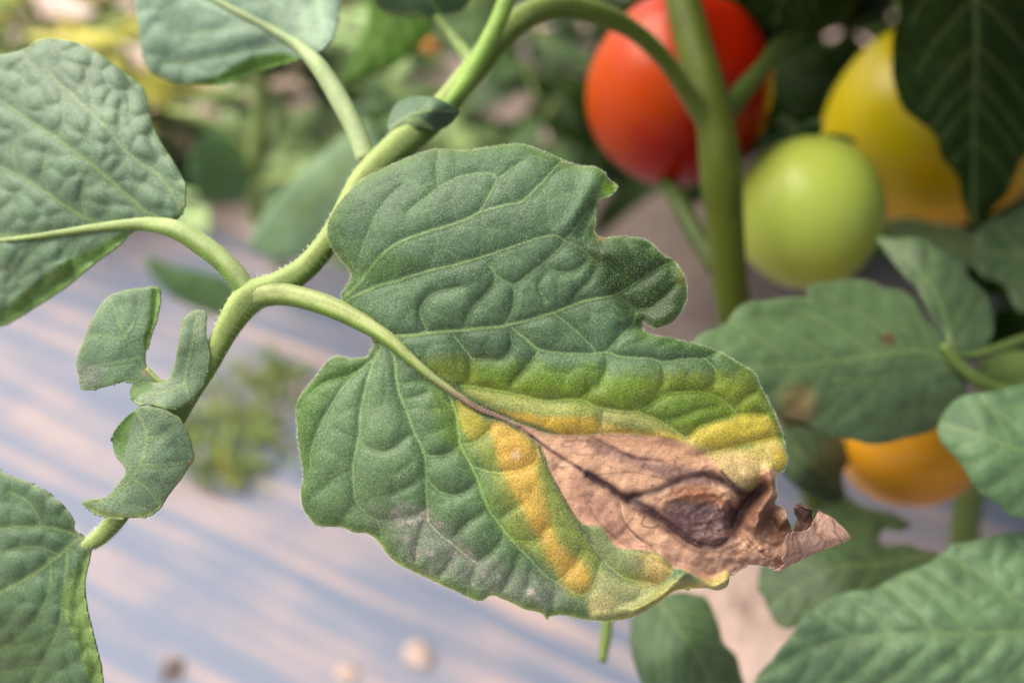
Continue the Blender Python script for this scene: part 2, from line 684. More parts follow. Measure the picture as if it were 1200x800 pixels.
A = ground_pt(200, 610)
B = ground_pt(480, 745)
ang = math.atan2(B[1] - A[1], B[0] - A[0])
su = np.linspace(-1.3, 1.3, 90)
tv = np.linspace(-0.62, 0.22, 240)
S, T = np.meshgrid(su, tv)
Z = 0.004 + 0.0022 * fbm(S * 0.35, T * 2.6, 0.12, 41, 4) + 0.0012 * np.abs(fbm(S * 0.5, T * 6, 0.2, 47, 3)) + 0.003
Z = Z - smooth(0.17, 0.22, T) * 0.012
ny, nx = S.shape
ii, jj = np.meshgrid(np.arange(ny - 1), np.arange(nx - 1), indexing='ij')
k = (ii * nx + jj).ravel()
o = mesh_obj('mulch_film', np.c_[S.ravel(), T.ravel(), Z.ravel()], np.c_[k, k + 1, k + nx + 1, k + nx], FILM)
c0 = ground_pt(430, 560)
o.location = (c0[0], c0[1], 0)
o.rotation_euler.z = ang
tag(o, 'wrinkled grey plastic mulch film streaked with pinkish dust', 'mulch film', kind='structure')


# clods lying on the film
def clod(px, py, r, c, label):
    P = ground_pt(px, py)
    th = np.linspace(0, math.pi, 9)
    ph = np.linspace(0, 2 * math.pi, 14, endpoint=False)
    TH, PH = np.meshgrid(th, ph, indexing='ij')
    rad = r * (1 + 1.0 * fbm(TH * 3 + px, PH * 2 + py, 1.2, int(px)))
    V = np.stack([rad * np.sin(TH) * np.cos(PH), rad * np.sin(TH) * np.sin(PH), rad * 0.4 * np.cos(TH)], -1).reshape(-1, 3)
    F = [(i * 14 + j, (i + 1) * 14 + j, (i + 1) * 14 + (j + 1) % 14, i * 14 + (j + 1) % 14) for i in range(8) for j in range(14)]
    o = mesh_obj('soil_clod', V, F, SOIL if c else DARKSOIL)
    o.location = (P[0], P[1], 0.006 + r * 0.25)
    tag(o, label, 'clod')


m, nt, b = new_mat('dark_debris')
n1 = noise(nt, 90, 5, 0.6)
r1 = ramp(nt, n1.outputs['Fac'], [(0.35, (0.07, 0.05, 0.04)), (0.7, (0.16, 0.12, 0.10))])
nt.links.new(r1.outputs[0], b.inputs['Base Color'])
b.inputs['Roughness'].default_value = 0.9
DARKSOIL = m
clod(490, 775, 0.009, 1, 'pinkish soil clod on the mulch film below the diseased leaflet')
clod(408, 798, 0.006, 1, 'small pale soil crumb on the mulch film beside a larger pink clod')
clod(205, 795, 0.008, 0, 'dark brown crumb on the mulch film near the lowest leaflet')


# bare soil where the plant goes through the film
mc = ground_pt(872, 735)
ph = np.linspace(0, 2 * math.pi, 40, endpoint=False)
V = [(0, 0, 0.014)]
F = []
for k_, f_ in enumerate(np.linspace(0.12, 1, 9)):
    for a_ in ph:
        rr_ = f_ * 0.075 * (1 + 0.28 * float(fbm(np.array(math.cos(a_) * 2 + 5), np.array(math.sin(a_) * 2 + 5), 1.3, 9)))
        V.append((rr_ * math.cos(a_) * 0.75, rr_ * math.sin(a_), 0.014 * (1 - f_ ** 2) + 0.003 * (1 - f_) * random.Random(k_ * 97 + int(a_ * 50)).uniform(-1, 1) - 0.002 * (f_ > 0.99) + 0.007 * (f_ <= 0.99) + 0.004))
for j in range(40):
    F.append((0, 1 + j, 1 + (j + 1) % 40))
    for k_ in range(8):
        F.append((1 + k_ * 40 + j, 1 + (k_ + 1) * 40 + j, 1 + (k_ + 1) * 40 + (j + 1) % 40, 1 + k_ * 40 + (j + 1) % 40))
o = mesh_obj('soil_mound', np.array(V), F, SOIL)
o.location = (mc[0], mc[1], 0)
tag(o, 'peach coloured bare soil at the planting hole in the film', 'soil', kind='structure')


# ------------------------------------------------------------------ generic compound leaves for plants farther off
def leaflet_grid(L, wd, seed, ns=11, nq=7, droop=0.25, cup=0.18):
    r = np.random.RandomState(seed)
    s = np.linspace(0, 1, ns)
    q = np.linspace(-1, 1, nq)
    Sg, Q = np.meshgrid(s, q, indexing='ij')
    w = wd * L * (np.sin(np.pi * np.clip(Sg, 0, 1) ** 0.72) ** 0.8) * (1 + 0.16 * np.sin(Sg * 21 + r.rand() * 6) * (np.abs(Q) > 0.6))
    x = Q * w
    y = Sg * L
    z = -droop * L * Sg ** 2 + cup * np.abs(Q) ** 1.3 * w + 0.05 * L * fbm(Sg * 9, Q * 4 + seed, 2.2, seed) - 0.10 * L * Q ** 4 * np.sin(np.pi * Sg)
    V = np.stack([x, y, z], -1).reshape(-1, 3)
    F = []
    for i in range(ns - 1):
        for j in range(nq - 1):
            F.append((i * nq + j, i * nq + j + 1, (i + 1) * nq + j + 1, (i + 1) * nq + j))
    vein = np.exp(-(Q / 0.14) ** 2) + 0.35 * np.exp(-((((Sg * 6 - np.abs(Q) * 1.4) % 1) - 0.5) / 0.16) ** 2)
    return V, F, np.clip(vein, 0, 1).ravel()


def compound_leaf_mesh(name, seed, length=0.2, base=G_MAIN, veinc=G_VEIN):
    r = np.random.RandomState(seed)
    Vs, Fs, Cs = [], [], []
    off = 0

    def stalk(y):
        return np.array([0.012 * math.sin(y * 20 + seed), y, -0.9 * y * y / length * 0.5])
    spec = [(0.42, 1, 0.36), (0.45, -1, 0.36), (0.66, 1, 0.42), (0.70, -1, 0.42), (0.88, 1, 0.38), (0.9, -1, 0.38), (1.0, 0, 0.5)]
    for t, sd, L in spec:
        L = L * length * r.uniform(0.8, 1.15)
        V, F, vn = leaflet_grid(L, r.uniform(0.3, 0.38), seed * 13 + len(Vs), droop=r.uniform(0.1, 0.5), cup=r.uniform(0.0, 0.3))
        a = -sd * math.radians(r.uniform(50, 75)) + r.uniform(-0.2, 0.2)
        tl = r.uniform(-0.4, 0.4)
        M = np.array(Matrix.Rotation(a, 3, 'Z') @ Matrix.Rotation(tl, 3, 'Y') @ Matrix.Rotation(r.uniform(-0.5, 0.1), 3, 'X'))
        o_ = stalk(t * length)
        Vs.append(V @ M.T + o_)
        Fs += [tuple(i + off for i in f) for f in F]
        c = base * r.uniform(0.75, 1.25)
        Cs.append(c * (1 - vn[:, None] * 0.6) + veinc * vn[:, None] * 0.6)
        off += len(V)
    n = 12
    for i in range(n):
        y = i / (n - 1) * length
        p = stalk(y)
        rd = 0.0028 * (1 - 0.6 * i / n)
        for j in range(6):
            Vs.append((p + rd * np.array([math.cos(j * 1.047), 0, math.sin(j * 1.047)]))[None])
            Cs.append(G_STEM[None] * 0.7)
        if i:
            for j in range(6):
                k2 = (j + 1) % 6
                Fs.append((off - 6 + j, off - 6 + k2, off + k2, off + j))
        off += 6
    V = np.vstack(Vs)
    C = np.vstack(Cs)
    o = mesh_obj(name, V, Fs, LEAF_FAR, None, C, np.zeros(len(V)))
    me = o.data
    bpy.data.objects.remove(o)
    return me


GREENS = [compound_leaf_mesh('leaf', 100 + i, 0.2, G_MAIN * (0.8 + 0.12 * i)) for i in range(5)]
YELLOWS = [compound_leaf_mesh('leaf', 140 + i, 0.17, np.array([0.62, 0.56, 0.08]) * (0.9 + 0.2 * i), np.array([0.55, 0.5, 0.2])) for i in range(2)]
PALES = [compound_leaf_mesh('leaf', 150 + i, 0.17, np.array([0.17, 0.25, 0.09]) * (0.9 + 0.2 * i), np.array([0.3, 0.36, 0.15])) for i in range(3)]
DEEPS = [compound_leaf_mesh('leaf', 160 + i, 0.2, G_DEEP * (0.4 + 0.12 * i), G_VEIN * 0.2) for i in range(3)]  # foliage under the canopy: its shade is put into the leaf colour


def put_leaf(me, parent, loc, az, tilt, rollr=0.0, scale=1.0, name='leaf'):
    o = bpy.data.objects.new(name, me)
    sc.collection.objects.link(o)
    o.rotation_euler = (Matrix.Rotation(az, 3, 'Z') @ Matrix.Rotation(tilt, 3, 'X') @ Matrix.Rotation(rollr, 3, 'Y')).to_euler()
    o.location = loc
    o.scale = (scale,) * 3
    attach(o, parent)
    return o


def far_plant(x, y, height, nleaf, pool, seed, label, lean=(0, 0), zmin=0.12, scale=1.0):
    r = random.Random(seed)
    root = empty('tomato_plant', (x, y, -0.006))
    tag(root, label, 'plant', 'tomato plants growing in the bed')
    pts = [(x + lean[0] * t + 0.015 * math.sin(t * 7 + seed), y + lean[1] * t, -0.01 + height * t) for t in np.linspace(0, 1, 7)]
    tube('stem', np.array(pts), np.linspace(0.007, 0.003, 7), root, col=G_STEM * 0.75, seg=8, sub=3, mat=STEM)
    for i in range(nleaf):
        t = zmin / height + (1 - zmin / height) * (i + r.random() * 0.6) / nleaf
        az = i * 2.4 + r.uniform(-0.4, 0.4)
        j = min(int(t * 6), 5)
        f = t * 6 - j
        p = np.array(pts[j]) * (1 - f) + np.array(pts[j + 1]) * f
        put_leaf(r.choice(pool), root, p, az, r.uniform(-0.25, 0.45), r.uniform(-0.5, 0.5), scale * r.uniform(0.8, 1.2))
    return root


far_plant(-0.56, 0.92, 0.34, 18, PALES + YELLOWS * 2, 11, 'tomato plant with yellowing leaves far behind the folded left leaflet', zmin=.06, scale=.7)
far_plant(-0.62, 0.74, 0.24, 9, YELLOWS + GREENS[:1], 25, 'small yellow leaved tomato plant beyond the folded left leaflet', zmin=.05, scale=.6)
far_plant(-0.33, 0.90, 0.34, 18, PALES + GREENS[:2], 12, 'out of focus tomato plant standing in soil behind the pale top leaflet', zmin=.06, scale=.65)
far_plant(-0.14, 0.88, 0.36, 16, PALES + GREENS[:3], 13, 'blurred tomato plant behind the small orange fruit', zmin=.08, scale=.7)
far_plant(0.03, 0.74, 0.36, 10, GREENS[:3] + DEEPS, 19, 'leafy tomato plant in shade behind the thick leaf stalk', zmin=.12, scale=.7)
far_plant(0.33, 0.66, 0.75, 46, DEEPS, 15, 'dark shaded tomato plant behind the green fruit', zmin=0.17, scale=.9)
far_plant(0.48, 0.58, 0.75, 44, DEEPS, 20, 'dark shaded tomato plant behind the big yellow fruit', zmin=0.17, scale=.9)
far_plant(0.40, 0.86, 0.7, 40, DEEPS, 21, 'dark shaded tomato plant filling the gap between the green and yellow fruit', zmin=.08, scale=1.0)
far_plant(-0.47, 0.80, 0.26, 12, YELLOWS + PALES[:1], 22, 'low tomato plant with bright yellow leaves beside the yellowing one', zmin=.05, scale=.6)
far_plant(-0.90, 1.15, 0.4, 18, PALES + YELLOWS * 3, 16, 'yellow leaved tomato plant at the far end of the bed', zmin=.05, scale=.8)
far_plant(-0.30, 1.25, 0.4, 22, PALES + YELLOWS, 17, 'green tomato plant in the next row behind the yellowing ones', zmin=.05, scale=.9)
far_plant(0.15, 1.2, 0.5, 14, DEEPS, 18, 'shaded tomato plant in the next row behind the ripening fruit', zmin=.05, scale=.9)

# ------------------------------------------------------------------ weed tuft at the hole in the film
gp = ground_pt(285, 505)
rw = np.random.RandomState(8)
V, F, C = [], [], []
for i in range(330):
    a = rw.uniform(0, 6.28)
    rad = 0.055 * math.sqrt(rw.rand())
    b0 = np.array([gp[0] + rad * math.cos(a) * 0.9, gp[1] + rad * math.sin(a) * 1.3, 0.0])
    L = rw.uniform(0.015, 0.045)
    dr = np.array([rw.normal(0, 0.5), rw.normal(0, 0.5), 1.0])
    dr /= np.linalg.norm(dr)
    sd = np.cross(dr, rw.normal(0, 1, 3))
    sd = sd / np.linalg.norm(sd) * rw.uniform(0.001, 0.003)
    bend = np.array([rw.normal(0, 0.25), rw.normal(0, 0.25), -0.2]) * L
    k = len(V)
    V += [b0 - sd * 0.6, b0 + sd * 0.6, b0 + dr * L * 0.55 + sd, b0 + dr * L * 0.55 - sd, b0 + dr * L + bend]
    F += [(k, k + 1, k + 2, k + 3), (k + 3, k + 2, k + 4)]
    c = np.array([0.25, 0.33, 0.07]) * rw.uniform(0.6, 1.2) if rw.rand() < 0.8 else np.array([0.4, 0.36, 0.1])
    C += [c] * 5
o = mesh_obj('weed_tuft', np.array(V), F, LEAF_FAR, None, np.array(C), np.zeros(len(V)))
tag(o, 'bright green weeds sprouting through the mulch film', 'weeds', kind='stuff')


# ------------------------------------------------------------------ the tomato plant in front
STEM_PX = [(790, -60, .238), (800, 0, .235), (812, 50, .233), (826, 100, .231), (838, 145, .231), (845, 200, .232), (849, 260, .236),
           (854, 320, .240), (864, 375, .246), (895, 430, .258), (935, 500, .278), (958, 590, .30), (985, 650, .318), (1025, 710, .335), (1060, 770, .36)]
sp = np.array(STEM_PX)
sw = W3(sp[:, 0], sp[:, 1], sp[:, 2])
tail = [sw[-1] + np.array([0.005, 0.01, -0.04]), np.array([sw[-1][0] + 0.015, sw[-1][1] + 0.03, 0.03]), np.array([sw[-1][0] + 0.018, sw[-1][1] + 0.03, -0.012])]
top = [sw[0] + np.array([-0.02, 0.03, 0.16]), sw[0] + np.array([-0.012, 0.015, 0.07])]
PL = empty('tomato_plant', (tail[-1][0], tail[-1][1], -0.004))
tag(PL, 'sharp foreground tomato plant bearing a yellow and brown blighted leaflet', 'plant', 'tomato plants growing in the bed')
stem_pts = np.vstack([top, sw, tail])
rad = [.0045, .0045, .0050, .0052, .0052, .0052, .0054, .0060, .0055, .0052, .0054, .0052, .0052, .0052, .0054, .0056, .006, .007, .008]
rad = rad[:len(stem_pts)] + [.008] * max(0, len(stem_pts) - len(rad))
tube('stem', stem_pts, rad, PL, col=np.array([0.058, 0.078, 0.002]), seg=20)
px_tube('side_branch', [(836, 150, .233), (858, 122, .238), (880, 95, .245), (900, 68, .252), (935, 35, .262)], [15, 14, 12, 11, 9], PL, col=np.array([0.04, 0.07, 0.008]))
px_tube('fruit_stalk', [(745, 150, .295), (770, 195, .275), (790, 228, .262), (812, 268, .252), (842, 318, .243)], [8, 9, 10, 11, 12], PL, col=np.array([0.035, 0.06, 0.006]))

RACHIS = [(836, 150, .231), (808, 112, .226), (780, 72, .219), (745, 38, .211), (700, 16, .203), (655, 8, .196), (615, 20, .189), (580, 52, .182),
          (548, 90, .176), (508, 138, .169), (468, 172, .164), (428, 212, .158), (395, 268, .1535), (362, 310, .1508), (326, 335, .1495), (292, 350, .1488),
          (266, 386, .148), (242, 430, .1475), (214, 476, .1472), (178, 542, .1470), (142, 600, .1470), (118, 628, .1472), (100, 640, .1478)]
RR = [15, 11, 10.5, 11, 13, 14, 15, 15.5, 15, 15.5, 18, 17, 14, 14, 16.5, 18.5, 14, 12, 11.5, 11, 11, 10, 7]


def seat(li, pts, rad, x_free):
    out = []
    for (x, y, d), r_ in zip(pts, rad):
        out.append((x, y, d if x > x_free else min(li['surf'](x + a_, y + b_) for a_ in (-4, 0, 4) for b_ in (-4, 0, 4)) + 0.25 * r_ * mpp(d)))
    return out


def stalk_col(t, th, C):
    side = np.clip(np.sin(th) * 0.5 + 0.5, 0, 1)
    return lay(C, np.array([0.075, 0.11, 0.004]), smooth(0.40, 0.15, t))


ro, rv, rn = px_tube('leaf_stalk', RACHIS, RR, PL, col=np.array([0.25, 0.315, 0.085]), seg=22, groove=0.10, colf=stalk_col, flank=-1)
hairs('stalk_hair', rv, rn, 9000, .0003, .0009, .000035, ro, 3, 0.35)
px_tube('leaf_stalk', [(606, -30, .178), (592, 5, .177), (578, 38, .176), (560, 72, .174), (540, 104, .171), (520, 128, .169)], [10, 10.5, 11, 11, 10, 7], PL,
        col=np.array([0.19, 0.30, 0.05]))
px_tube('leaf_stalk', [(505, 8, .19), (522, 32, .187), (540, 55, .184), (556, 78, .18)], [6, 7, 8, 8], PL, col=np.array([0.20, 0.28, 0.08]))

# ---- folded leaflet on the left
ov = [(-150, 210), (-120, 150), (-95, 100), (-60, 74), (-20, 64), (5, 63), (30, 57), (48, 46), (80, 48), (106, 57), (135, 76), (158, 94), (171, 110), (177, 138), (188, 165), (204, 190),
      (215, 212), (217, 235), (213, 252), (200, 262), (178, 266), (157, 271), (136, 290), (106, 312), (75, 337), (40, 360), (0, 382), (-50, 385), (-105, 340), (-140, 280)]
band = [(153, 268), (130, 279), (105, 293), (72, 309), (38, 334), (0, 363), (-70, 396), (-70, 420), (0, 392), (40, 369), (80, 345), (112, 315), (146, 284)]
band2 = [(178, 128), (186, 160), (204, 188), (218, 212), (222, 195), (200, 160), (188, 130)]
LA_V = [([(240, 290), (205, 268), (165, 262), (110, 268), (50, 276), (-60, 270), (-140, 225)], 5, 1.0),
        ([(200, 264), (168, 245), (145, 225), (110, 195), (70, 165), (40, 145), (0, 118), (-40, 90)], 3.5, .9),
        ([(140, 264), (102, 257), (60, 230), (20, 205), (-40, 178)], 3.2, .9),
        ([(212, 258), (207, 236), (185, 205), (150, 180), (120, 145), (85, 112), (60, 88)], 3.2, .8),
        ([(110, 195), (105, 160), (108, 120), (100, 80)], 2, .45), ([(150, 182), (140, 150), (142, 120)], 2, .45), ([(145, 225), (120, 215), (100, 222)], 2, .4),
        ([(70, 165), (75, 130), (70, 95)], 2, .45), ([(60, 230), (50, 200), (55, 175)], 2, .45), ([(102, 257), (95, 225), (105, 200)], 2, .45),
        ([(30, 140), (25, 110), (30, 80)], 2, .4), ([(20, 205), (15, 175), (25, 150)], 2, .4), ([(110, 268), (85, 285), (70, 300)], 2, .5),
        ([(60, 275), (35, 300), (10, 330)], 2, .5), ([(185, 205), (165, 215), (150, 205)], 2, .4)]
lo, li = blade('leaflet', ov, LA_V, [(215, 250, .152), (120, 150, .1545), (60, 60, .161), (170, 110, .159), (0, 280, .160), (0, 100, .162), (100, 270, .156), (0, 380, .165), (-60, 200, .167)],
               PL, step=2.2, amp=12, length=11, amp2=18, length2=24, netcol=.2, roll=5, rollw=7, seed=21, net=0.8, iters=400, base=G_MAIN * np.array([1.6, 1.4, 1.7]), bands=[(band, 2.5, G_BAND, 0.55), (band2, 2, np.array([0.14, 0.24, 0.03]), 0.2)], edge_col=np.array([0.2, 0.28, 0.1]))
mr0 = [13, 13, 13, 13, 11.5, 9, 6.5, 5, 4, 3, 2]
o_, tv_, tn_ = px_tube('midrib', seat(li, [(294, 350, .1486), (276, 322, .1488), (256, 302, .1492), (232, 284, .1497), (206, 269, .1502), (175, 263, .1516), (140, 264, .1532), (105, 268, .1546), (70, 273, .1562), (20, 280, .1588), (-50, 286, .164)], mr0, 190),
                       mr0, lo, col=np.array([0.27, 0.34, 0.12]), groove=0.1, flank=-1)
hairs('hair', tv_, tn_, 1500, .0003, .0006, .00003, lo, 4, 0.35)

# ---- pale leaflet at the top
ov = [(235, -150), (195, -125), (165, -75), (158, -20), (162, 30), (166, 62), (176, 84), (192, 93), (212, 99), (232, 99), (258, 98), (288, 90), (318, 79), (345, 71), (362, 66), (378, 58),
      (391, 44), (398, 20), (400, -15), (385, -70), (340, -120), (285, -145)]
band = [(228, 96), (250, 91), (275, 78), (298, 66), (325, 63), (350, 68), (345, 78), (290, 96), (240, 105)]
LB_V = [([(375, 80), (355, 58), (330, 40), (290, 20), (250, 0), (180, -40)], 4.5, 1.0), ([(345, 50), (320, 52), (280, 60), (230, 70), (190, 75)], 2.5, .6),
        ([(370, 60), (372, 30), (365, -10)], 2.5, .7), ([(355, 55), (350, 20), (330, -20)], 2.5, .7), ([(300, 26), (250, 35), (200, 40)], 2.5, .6), ([(330, 40), (320, 10), (300, -20)], 2.2, .6)]
lo, li = blade('leaflet', ov, LB_V, [(370, 65, .171), (280, 40, .176), (170, 60, .183), (230, 97, .182), (400, 0, .176), (200, -50, .18), (330, 75, .176)],
               PL, step=3, amp=8, length=11, amp2=10, length2=26, net=0.7, roll=4, rollw=7, seed=22, base=G_MAIN * np.array([2.9, 2.3, 3.4]), bands=[(band, 2.5, np.array([0.12, 0.24, 0.015]), 0.5)])
mr0 = [12, 12, 12, 11.5, 10, 7, 5, 4, 3]
px_tube('midrib', seat(li, [(430, 190, .1615), (420, 160, .1635), (405, 130, .1655), (388, 100, .1675), (371, 75, .169), (352, 56, .1698), (320, 36, .1722), (280, 15, .1745), (230, -12, .177)], mr0, 360), mr0, lo,
        col=np.array([0.26, 0.33, 0.14]), groove=0.1)

# ---- leaf at the top edge, leaflet at the node
lo, li = blade('leaflet', [(490, -110), (450, -80), (432, -30), (438, 0), (446, 12), (465, 20), (490, 22), (515, 18), (534, 15), (546, 8), (556, -20), (545, -70)],
               [([(520, 20), (505, 0), (490, -40)], 4, 1), ([(505, 0), (480, -5), (460, -30)], 2, .6)], [(440, 0, .186), (490, 20, .187), (550, 0, .188), (500, -60, .178)], PL,
               step=3, seed=23, amp=3, bands=[([(440, 8), (465, 14), (490, 12), (500, 26), (465, 28), (440, 20)], 2, np.array([.16, .26, .06]), .4)])
lo, li = blade('leaflet', [(453, 150), (456, 135), (464, 122), (480, 114), (505, 113), (524, 120), (538, 130), (532, 141), (521, 150), (506, 153), (494, 150), (478, 152), (462, 158)],
               [([(458, 150), (480, 135), (505, 130), (535, 131)], 2.5, 1), ([(490, 132), (500, 122), (508, 115)], 1.5, .5)],
               [(455, 150, .1635), (480, 115, .166), (505, 128, .160), (537, 130, .163), (480, 150, .1625), (520, 148, .1635)], PL, step=2, seed=24, amp=3, length=14,
               bands=[([(456, 152), (470, 141), (488, 138), (503, 145), (506, 155), (470, 160)], 2, np.array([.24, .32, .12]), .3)])

# ---- three small leaflets on the stalk
SPX = dict(step=1.8, mat=LEAF, roll=1.5, rollw=4, serr=2.2, netcol=.25, edge_col=np.array([0.19, 0.26, 0.09]))
lo, li = blade('leaflet', [(92, 442), (90, 425), (97, 400), (106, 375), (119, 355), (136, 343), (160, 337), (184, 337), (188, 348), (183, 375), (176, 395), (171, 415), (173, 430),
                           (182, 441), (192, 447), (182, 452), (166, 449), (148, 447), (126, 452), (106, 458), (94, 456)],
               [([(190, 448), (172, 430), (150, 400), (138, 372), (130, 350)], 2.2, .9), ([(165, 420), (140, 425), (110, 430), (95, 442)], 1.8, .75), ([(152, 400), (130, 395), (108, 392)], 1.8, .7), ([(148, 395), (160, 370), (165, 345)], 1.8, .7)],
               [(185, 447, .1470), (95, 450, .1455), (110, 370, .1475), (180, 340, .1500), (140, 400, .1464), (172, 420, .1475)], PL, seed=25, amp=3, length=9,
               base=G_MAIN * np.array([1.7, 1.5, 1.75]), bands=[([(178, 338), (190, 345), (185, 380), (178, 400), (172, 412), (168, 400), (175, 372)], 1.5, np.array([.16, .27, .05]), .6)],
               spots=[((105, 440), 16, (.23, .21, .18), .45), ((172, 432), 6, (.30, .17, .10), .8), ((183, 444), 5, (.26, .15, .09), .7)], net=0.5, **SPX)
lo, li = blade('leaflet', [(153, 466), (154, 452), (160, 445), (180, 448), (194, 446), (203, 430), (209, 405), (212, 380), (222, 368), (236, 362), (244, 371), (242, 395), (246, 420),
                           (241, 445), (229, 465), (215, 476), (195, 479), (175, 475), (160, 474)],
               [([(225, 474), (218, 445), (224, 410), (232, 370)], 2.2, .95), ([(218, 450), (195, 458), (165, 462)], 2, .85), ([(222, 425), (235, 415), (242, 405)], 1.4, .4)],
               [(225, 472, .1440), (237, 365, .1470), (215, 400, .1450), (244, 420, .1455), (160, 455, .1450), (195, 472, .1425), (200, 440, .1455)], PL, seed=26, amp=4, length=9,
               base=G_MAIN * np.array([1.75, 1.4, 1.75]), bands=[([(153, 446), (170, 445), (180, 452), (165, 462), (155, 470), (150, 460)], 1.5, G_DEEP * 1.3, .3), ([(160, 470), (195, 477), (225, 468), (240, 450), (232, 470), (215, 482), (180, 482)], 1.5, np.array([.2, .28, .08]), .5)],
               net=0.5, **SPX)
lo, li = blade('leaflet', [(156, 482), (170, 475), (190, 480), (211, 492), (224, 515), (229, 536), (221, 550), (206, 570), (191, 591), (175, 603), (150, 608), (121, 605), (95, 589), (108, 584),
                           (126, 582), (140, 565), (147, 550), (135, 531), (132, 510), (143, 492)],
               [([(160, 480), (172, 510), (165, 545), (140, 575), (110, 592)], 2.2, .95), ([(168, 545), (195, 545), (222, 540)], 2, .85), ([(174, 515), (190, 510), (205, 500)], 1.8, .8), ([(155, 560), (175, 575), (185, 590)], 1.8, .8), ([(172, 505), (150, 515), (140, 512)], 1.6, .4)],
               [(160, 480, .1425), (226, 535, .1425), (150, 605, .1425), (100, 588, .1435), (170, 540, .1412), (135, 520, .1445), (210, 500, .1415)], PL, seed=27, amp=4.5, length=9,
               base=G_MAIN * np.array([1.75, 1.4, 1.75]), bands=[([(95, 588), (125, 598), (150, 602), (176, 597), (192, 588), (176, 606), (150, 612), (118, 608)], 1.5, np.array([.2, .27, .08]), .5), ([(143, 492), (158, 482), (152, 505), (146, 530), (134, 530), (130, 510)], 2, G_DEEP * 1.4, .4)],
               spots=[((225, 540), 4.5, (.32, .15, .06), .9)], net=0.5, **SPX)

px_tube('leaflet_stalk', [(172, 432, .1474), (186, 446, .1470), (204, 458, .1470), (222, 466, .1473)], [2.5, 3, 3.5, 4], PL, col=np.array([.22, .28, .08]))
px_tube('leaflet_stalk', [(222, 452, .1452), (225, 462, .1455), (222, 470, .1465)], [3, 4, 4.5], PL, col=np.array([.22, .28, .08]))
px_tube('leaflet_stalk', [(168, 481, .1432), (178, 478, .1436), (194, 478, .1446), (212, 480, .1464)], [2.0, 3.0, 4, 4.5], PL, col=np.array([.22, .28, .08]))

# ---- leaflet at the lower left
ov = [(-135, 690), (-120, 610), (-85, 560), (-20, 545), (5, 553), (26, 561), (50, 573), (74, 590), (85, 608), (89, 622), (98, 627), (106, 636), (104, 655), (98, 682), (101, 712), (110, 750), (119, 790), (118, 850), (85, 900), (30, 925), (-30, 900), (-80, 830), (-120, 760)]
band = [(104, 640), (92, 660), (76, 690), (71, 705), (78, 728), (92, 762), (103, 800), (112, 870), (140, 870), (125, 790), (112, 745), (105, 712), (103, 685), (108, 655)]
LC_V = [([(108, 628), (92, 632), (70, 650), (35, 675), (-40, 715)], 3.5, 1), ([(88, 626), (60, 618), (20, 618), (-40, 620)], 2.5, .8), ([(80, 640), (75, 690), (68, 740), (45, 785), (20, 860)], 2.5, .7),
        ([(70, 650), (40, 640), (10, 645)], 2, .5), ([(60, 655), (55, 700), (30, 740), (0, 760)], 2, .6), ([(68, 740), (30, 755), (-10, 760)], 2, .5), ([(50, 782), (20, 785), (-20, 790)], 2, .5),
        ([(50, 618), (35, 590), (10, 575)], 2, .5)]
lo, li = blade('leaflet', ov, LC_V, [(100, 630, .1475), (0, 560, .151), (60, 600, .1475), (0, 700, .149), (75, 710, .146), (60, 840, .149), (-40, 840, .156), (-50, 600, .153)],
               PL, step=2.4, amp=10, length=10, amp2=12, length2=20, roll=4, seed=28, net=0.9, netcol=.2, base=G_MAIN * 0.95, bands=[(band, 2, np.array([.15, .23, .055]), .5)],
               spots=[((10, 770), 60, G_DEEP * .8, .5)], edge_col=np.array([.19, .24, .1]))

# ---- leaves on the right, out of focus
def sec(mid, n, ln, w=2.2, s=.6, ang=48, t0=.12):
    p = cr(mid, 10)
    out = []
    for i in range(n):
        t = t0 + (0.92 - t0) * i / n
        k = int(t * (len(p) - 2))
        d = p[k + 1] - p[k]
        d /= np.hypot(*d)
        for sgn in (-1, 1):
            a = math.radians(ang) * sgn
            e = np.array([d[0] * math.cos(a) - d[1] * math.sin(a), d[0] * math.sin(a) + d[1] * math.cos(a)])
            L = ln * (1 - 0.55 * t)
            q = p[k]
            out.append(([q, q + e * L * .35 + d * L * .02, q + e * L * .7 + d * L * .1, q + e * L + d * L * .25], w, s))
    return out


def right_leaf(ol, mid, ctrl, n, ln, seed, base, amp=7, step=3, mw=4, lobe=4.0, **kw):
    lo, li = blade('leaflet', ol, [(mid, mw, 1.0)] + sec(mid, n, ln), ctrl, PL, step=step, amp=amp, length=11, amp2=amp, length2=24, seed=seed, base=base, iters=160, mat=kw.pop('mat', LEAF), net=0.9, netcol=0.2, serr=3.0, lobe=lobe, vein_col=base * 0.4 + G_VEIN * 0.6, **kw)
    return lo


GR = G_MAIN * np.array([1.25, 1.12, 1.05])
right_leaf([(790, 425), (815, 398), (838, 385), (860, 367), (882, 353), (920, 350), (944, 346), (952, 333), (985, 328), (1020, 332), (1050, 340), (1076, 356), (1096, 385), (1113, 405), (1126, 424), (1131, 446), (1128, 470),
            (1110, 490), (1085, 507), (1050, 516), (1010, 518), (985, 512), (950, 499), (920, 487), (888, 472), (850, 455), (815, 440)],
           [(1135, 440), (1115, 425), (1085, 412), (1050, 413), (1000, 420), (950, 427), (900, 430), (800, 428)],
           [(1120, 425, .205), (800, 425, .187), (950, 335, .205), (950, 500, .192), (1040, 420, .198), (1080, 510, .203), (900, 425, .189), (1050, 340, .212)], 6, 130, 31, GR * 1.05,
           spots=[((935, 472), 24, (.30, .21, .07), .7), ((930, 482), 11, (.22, .13, .06), .5), ((1040, 398), 9, (.10, .04, .02), .9)])
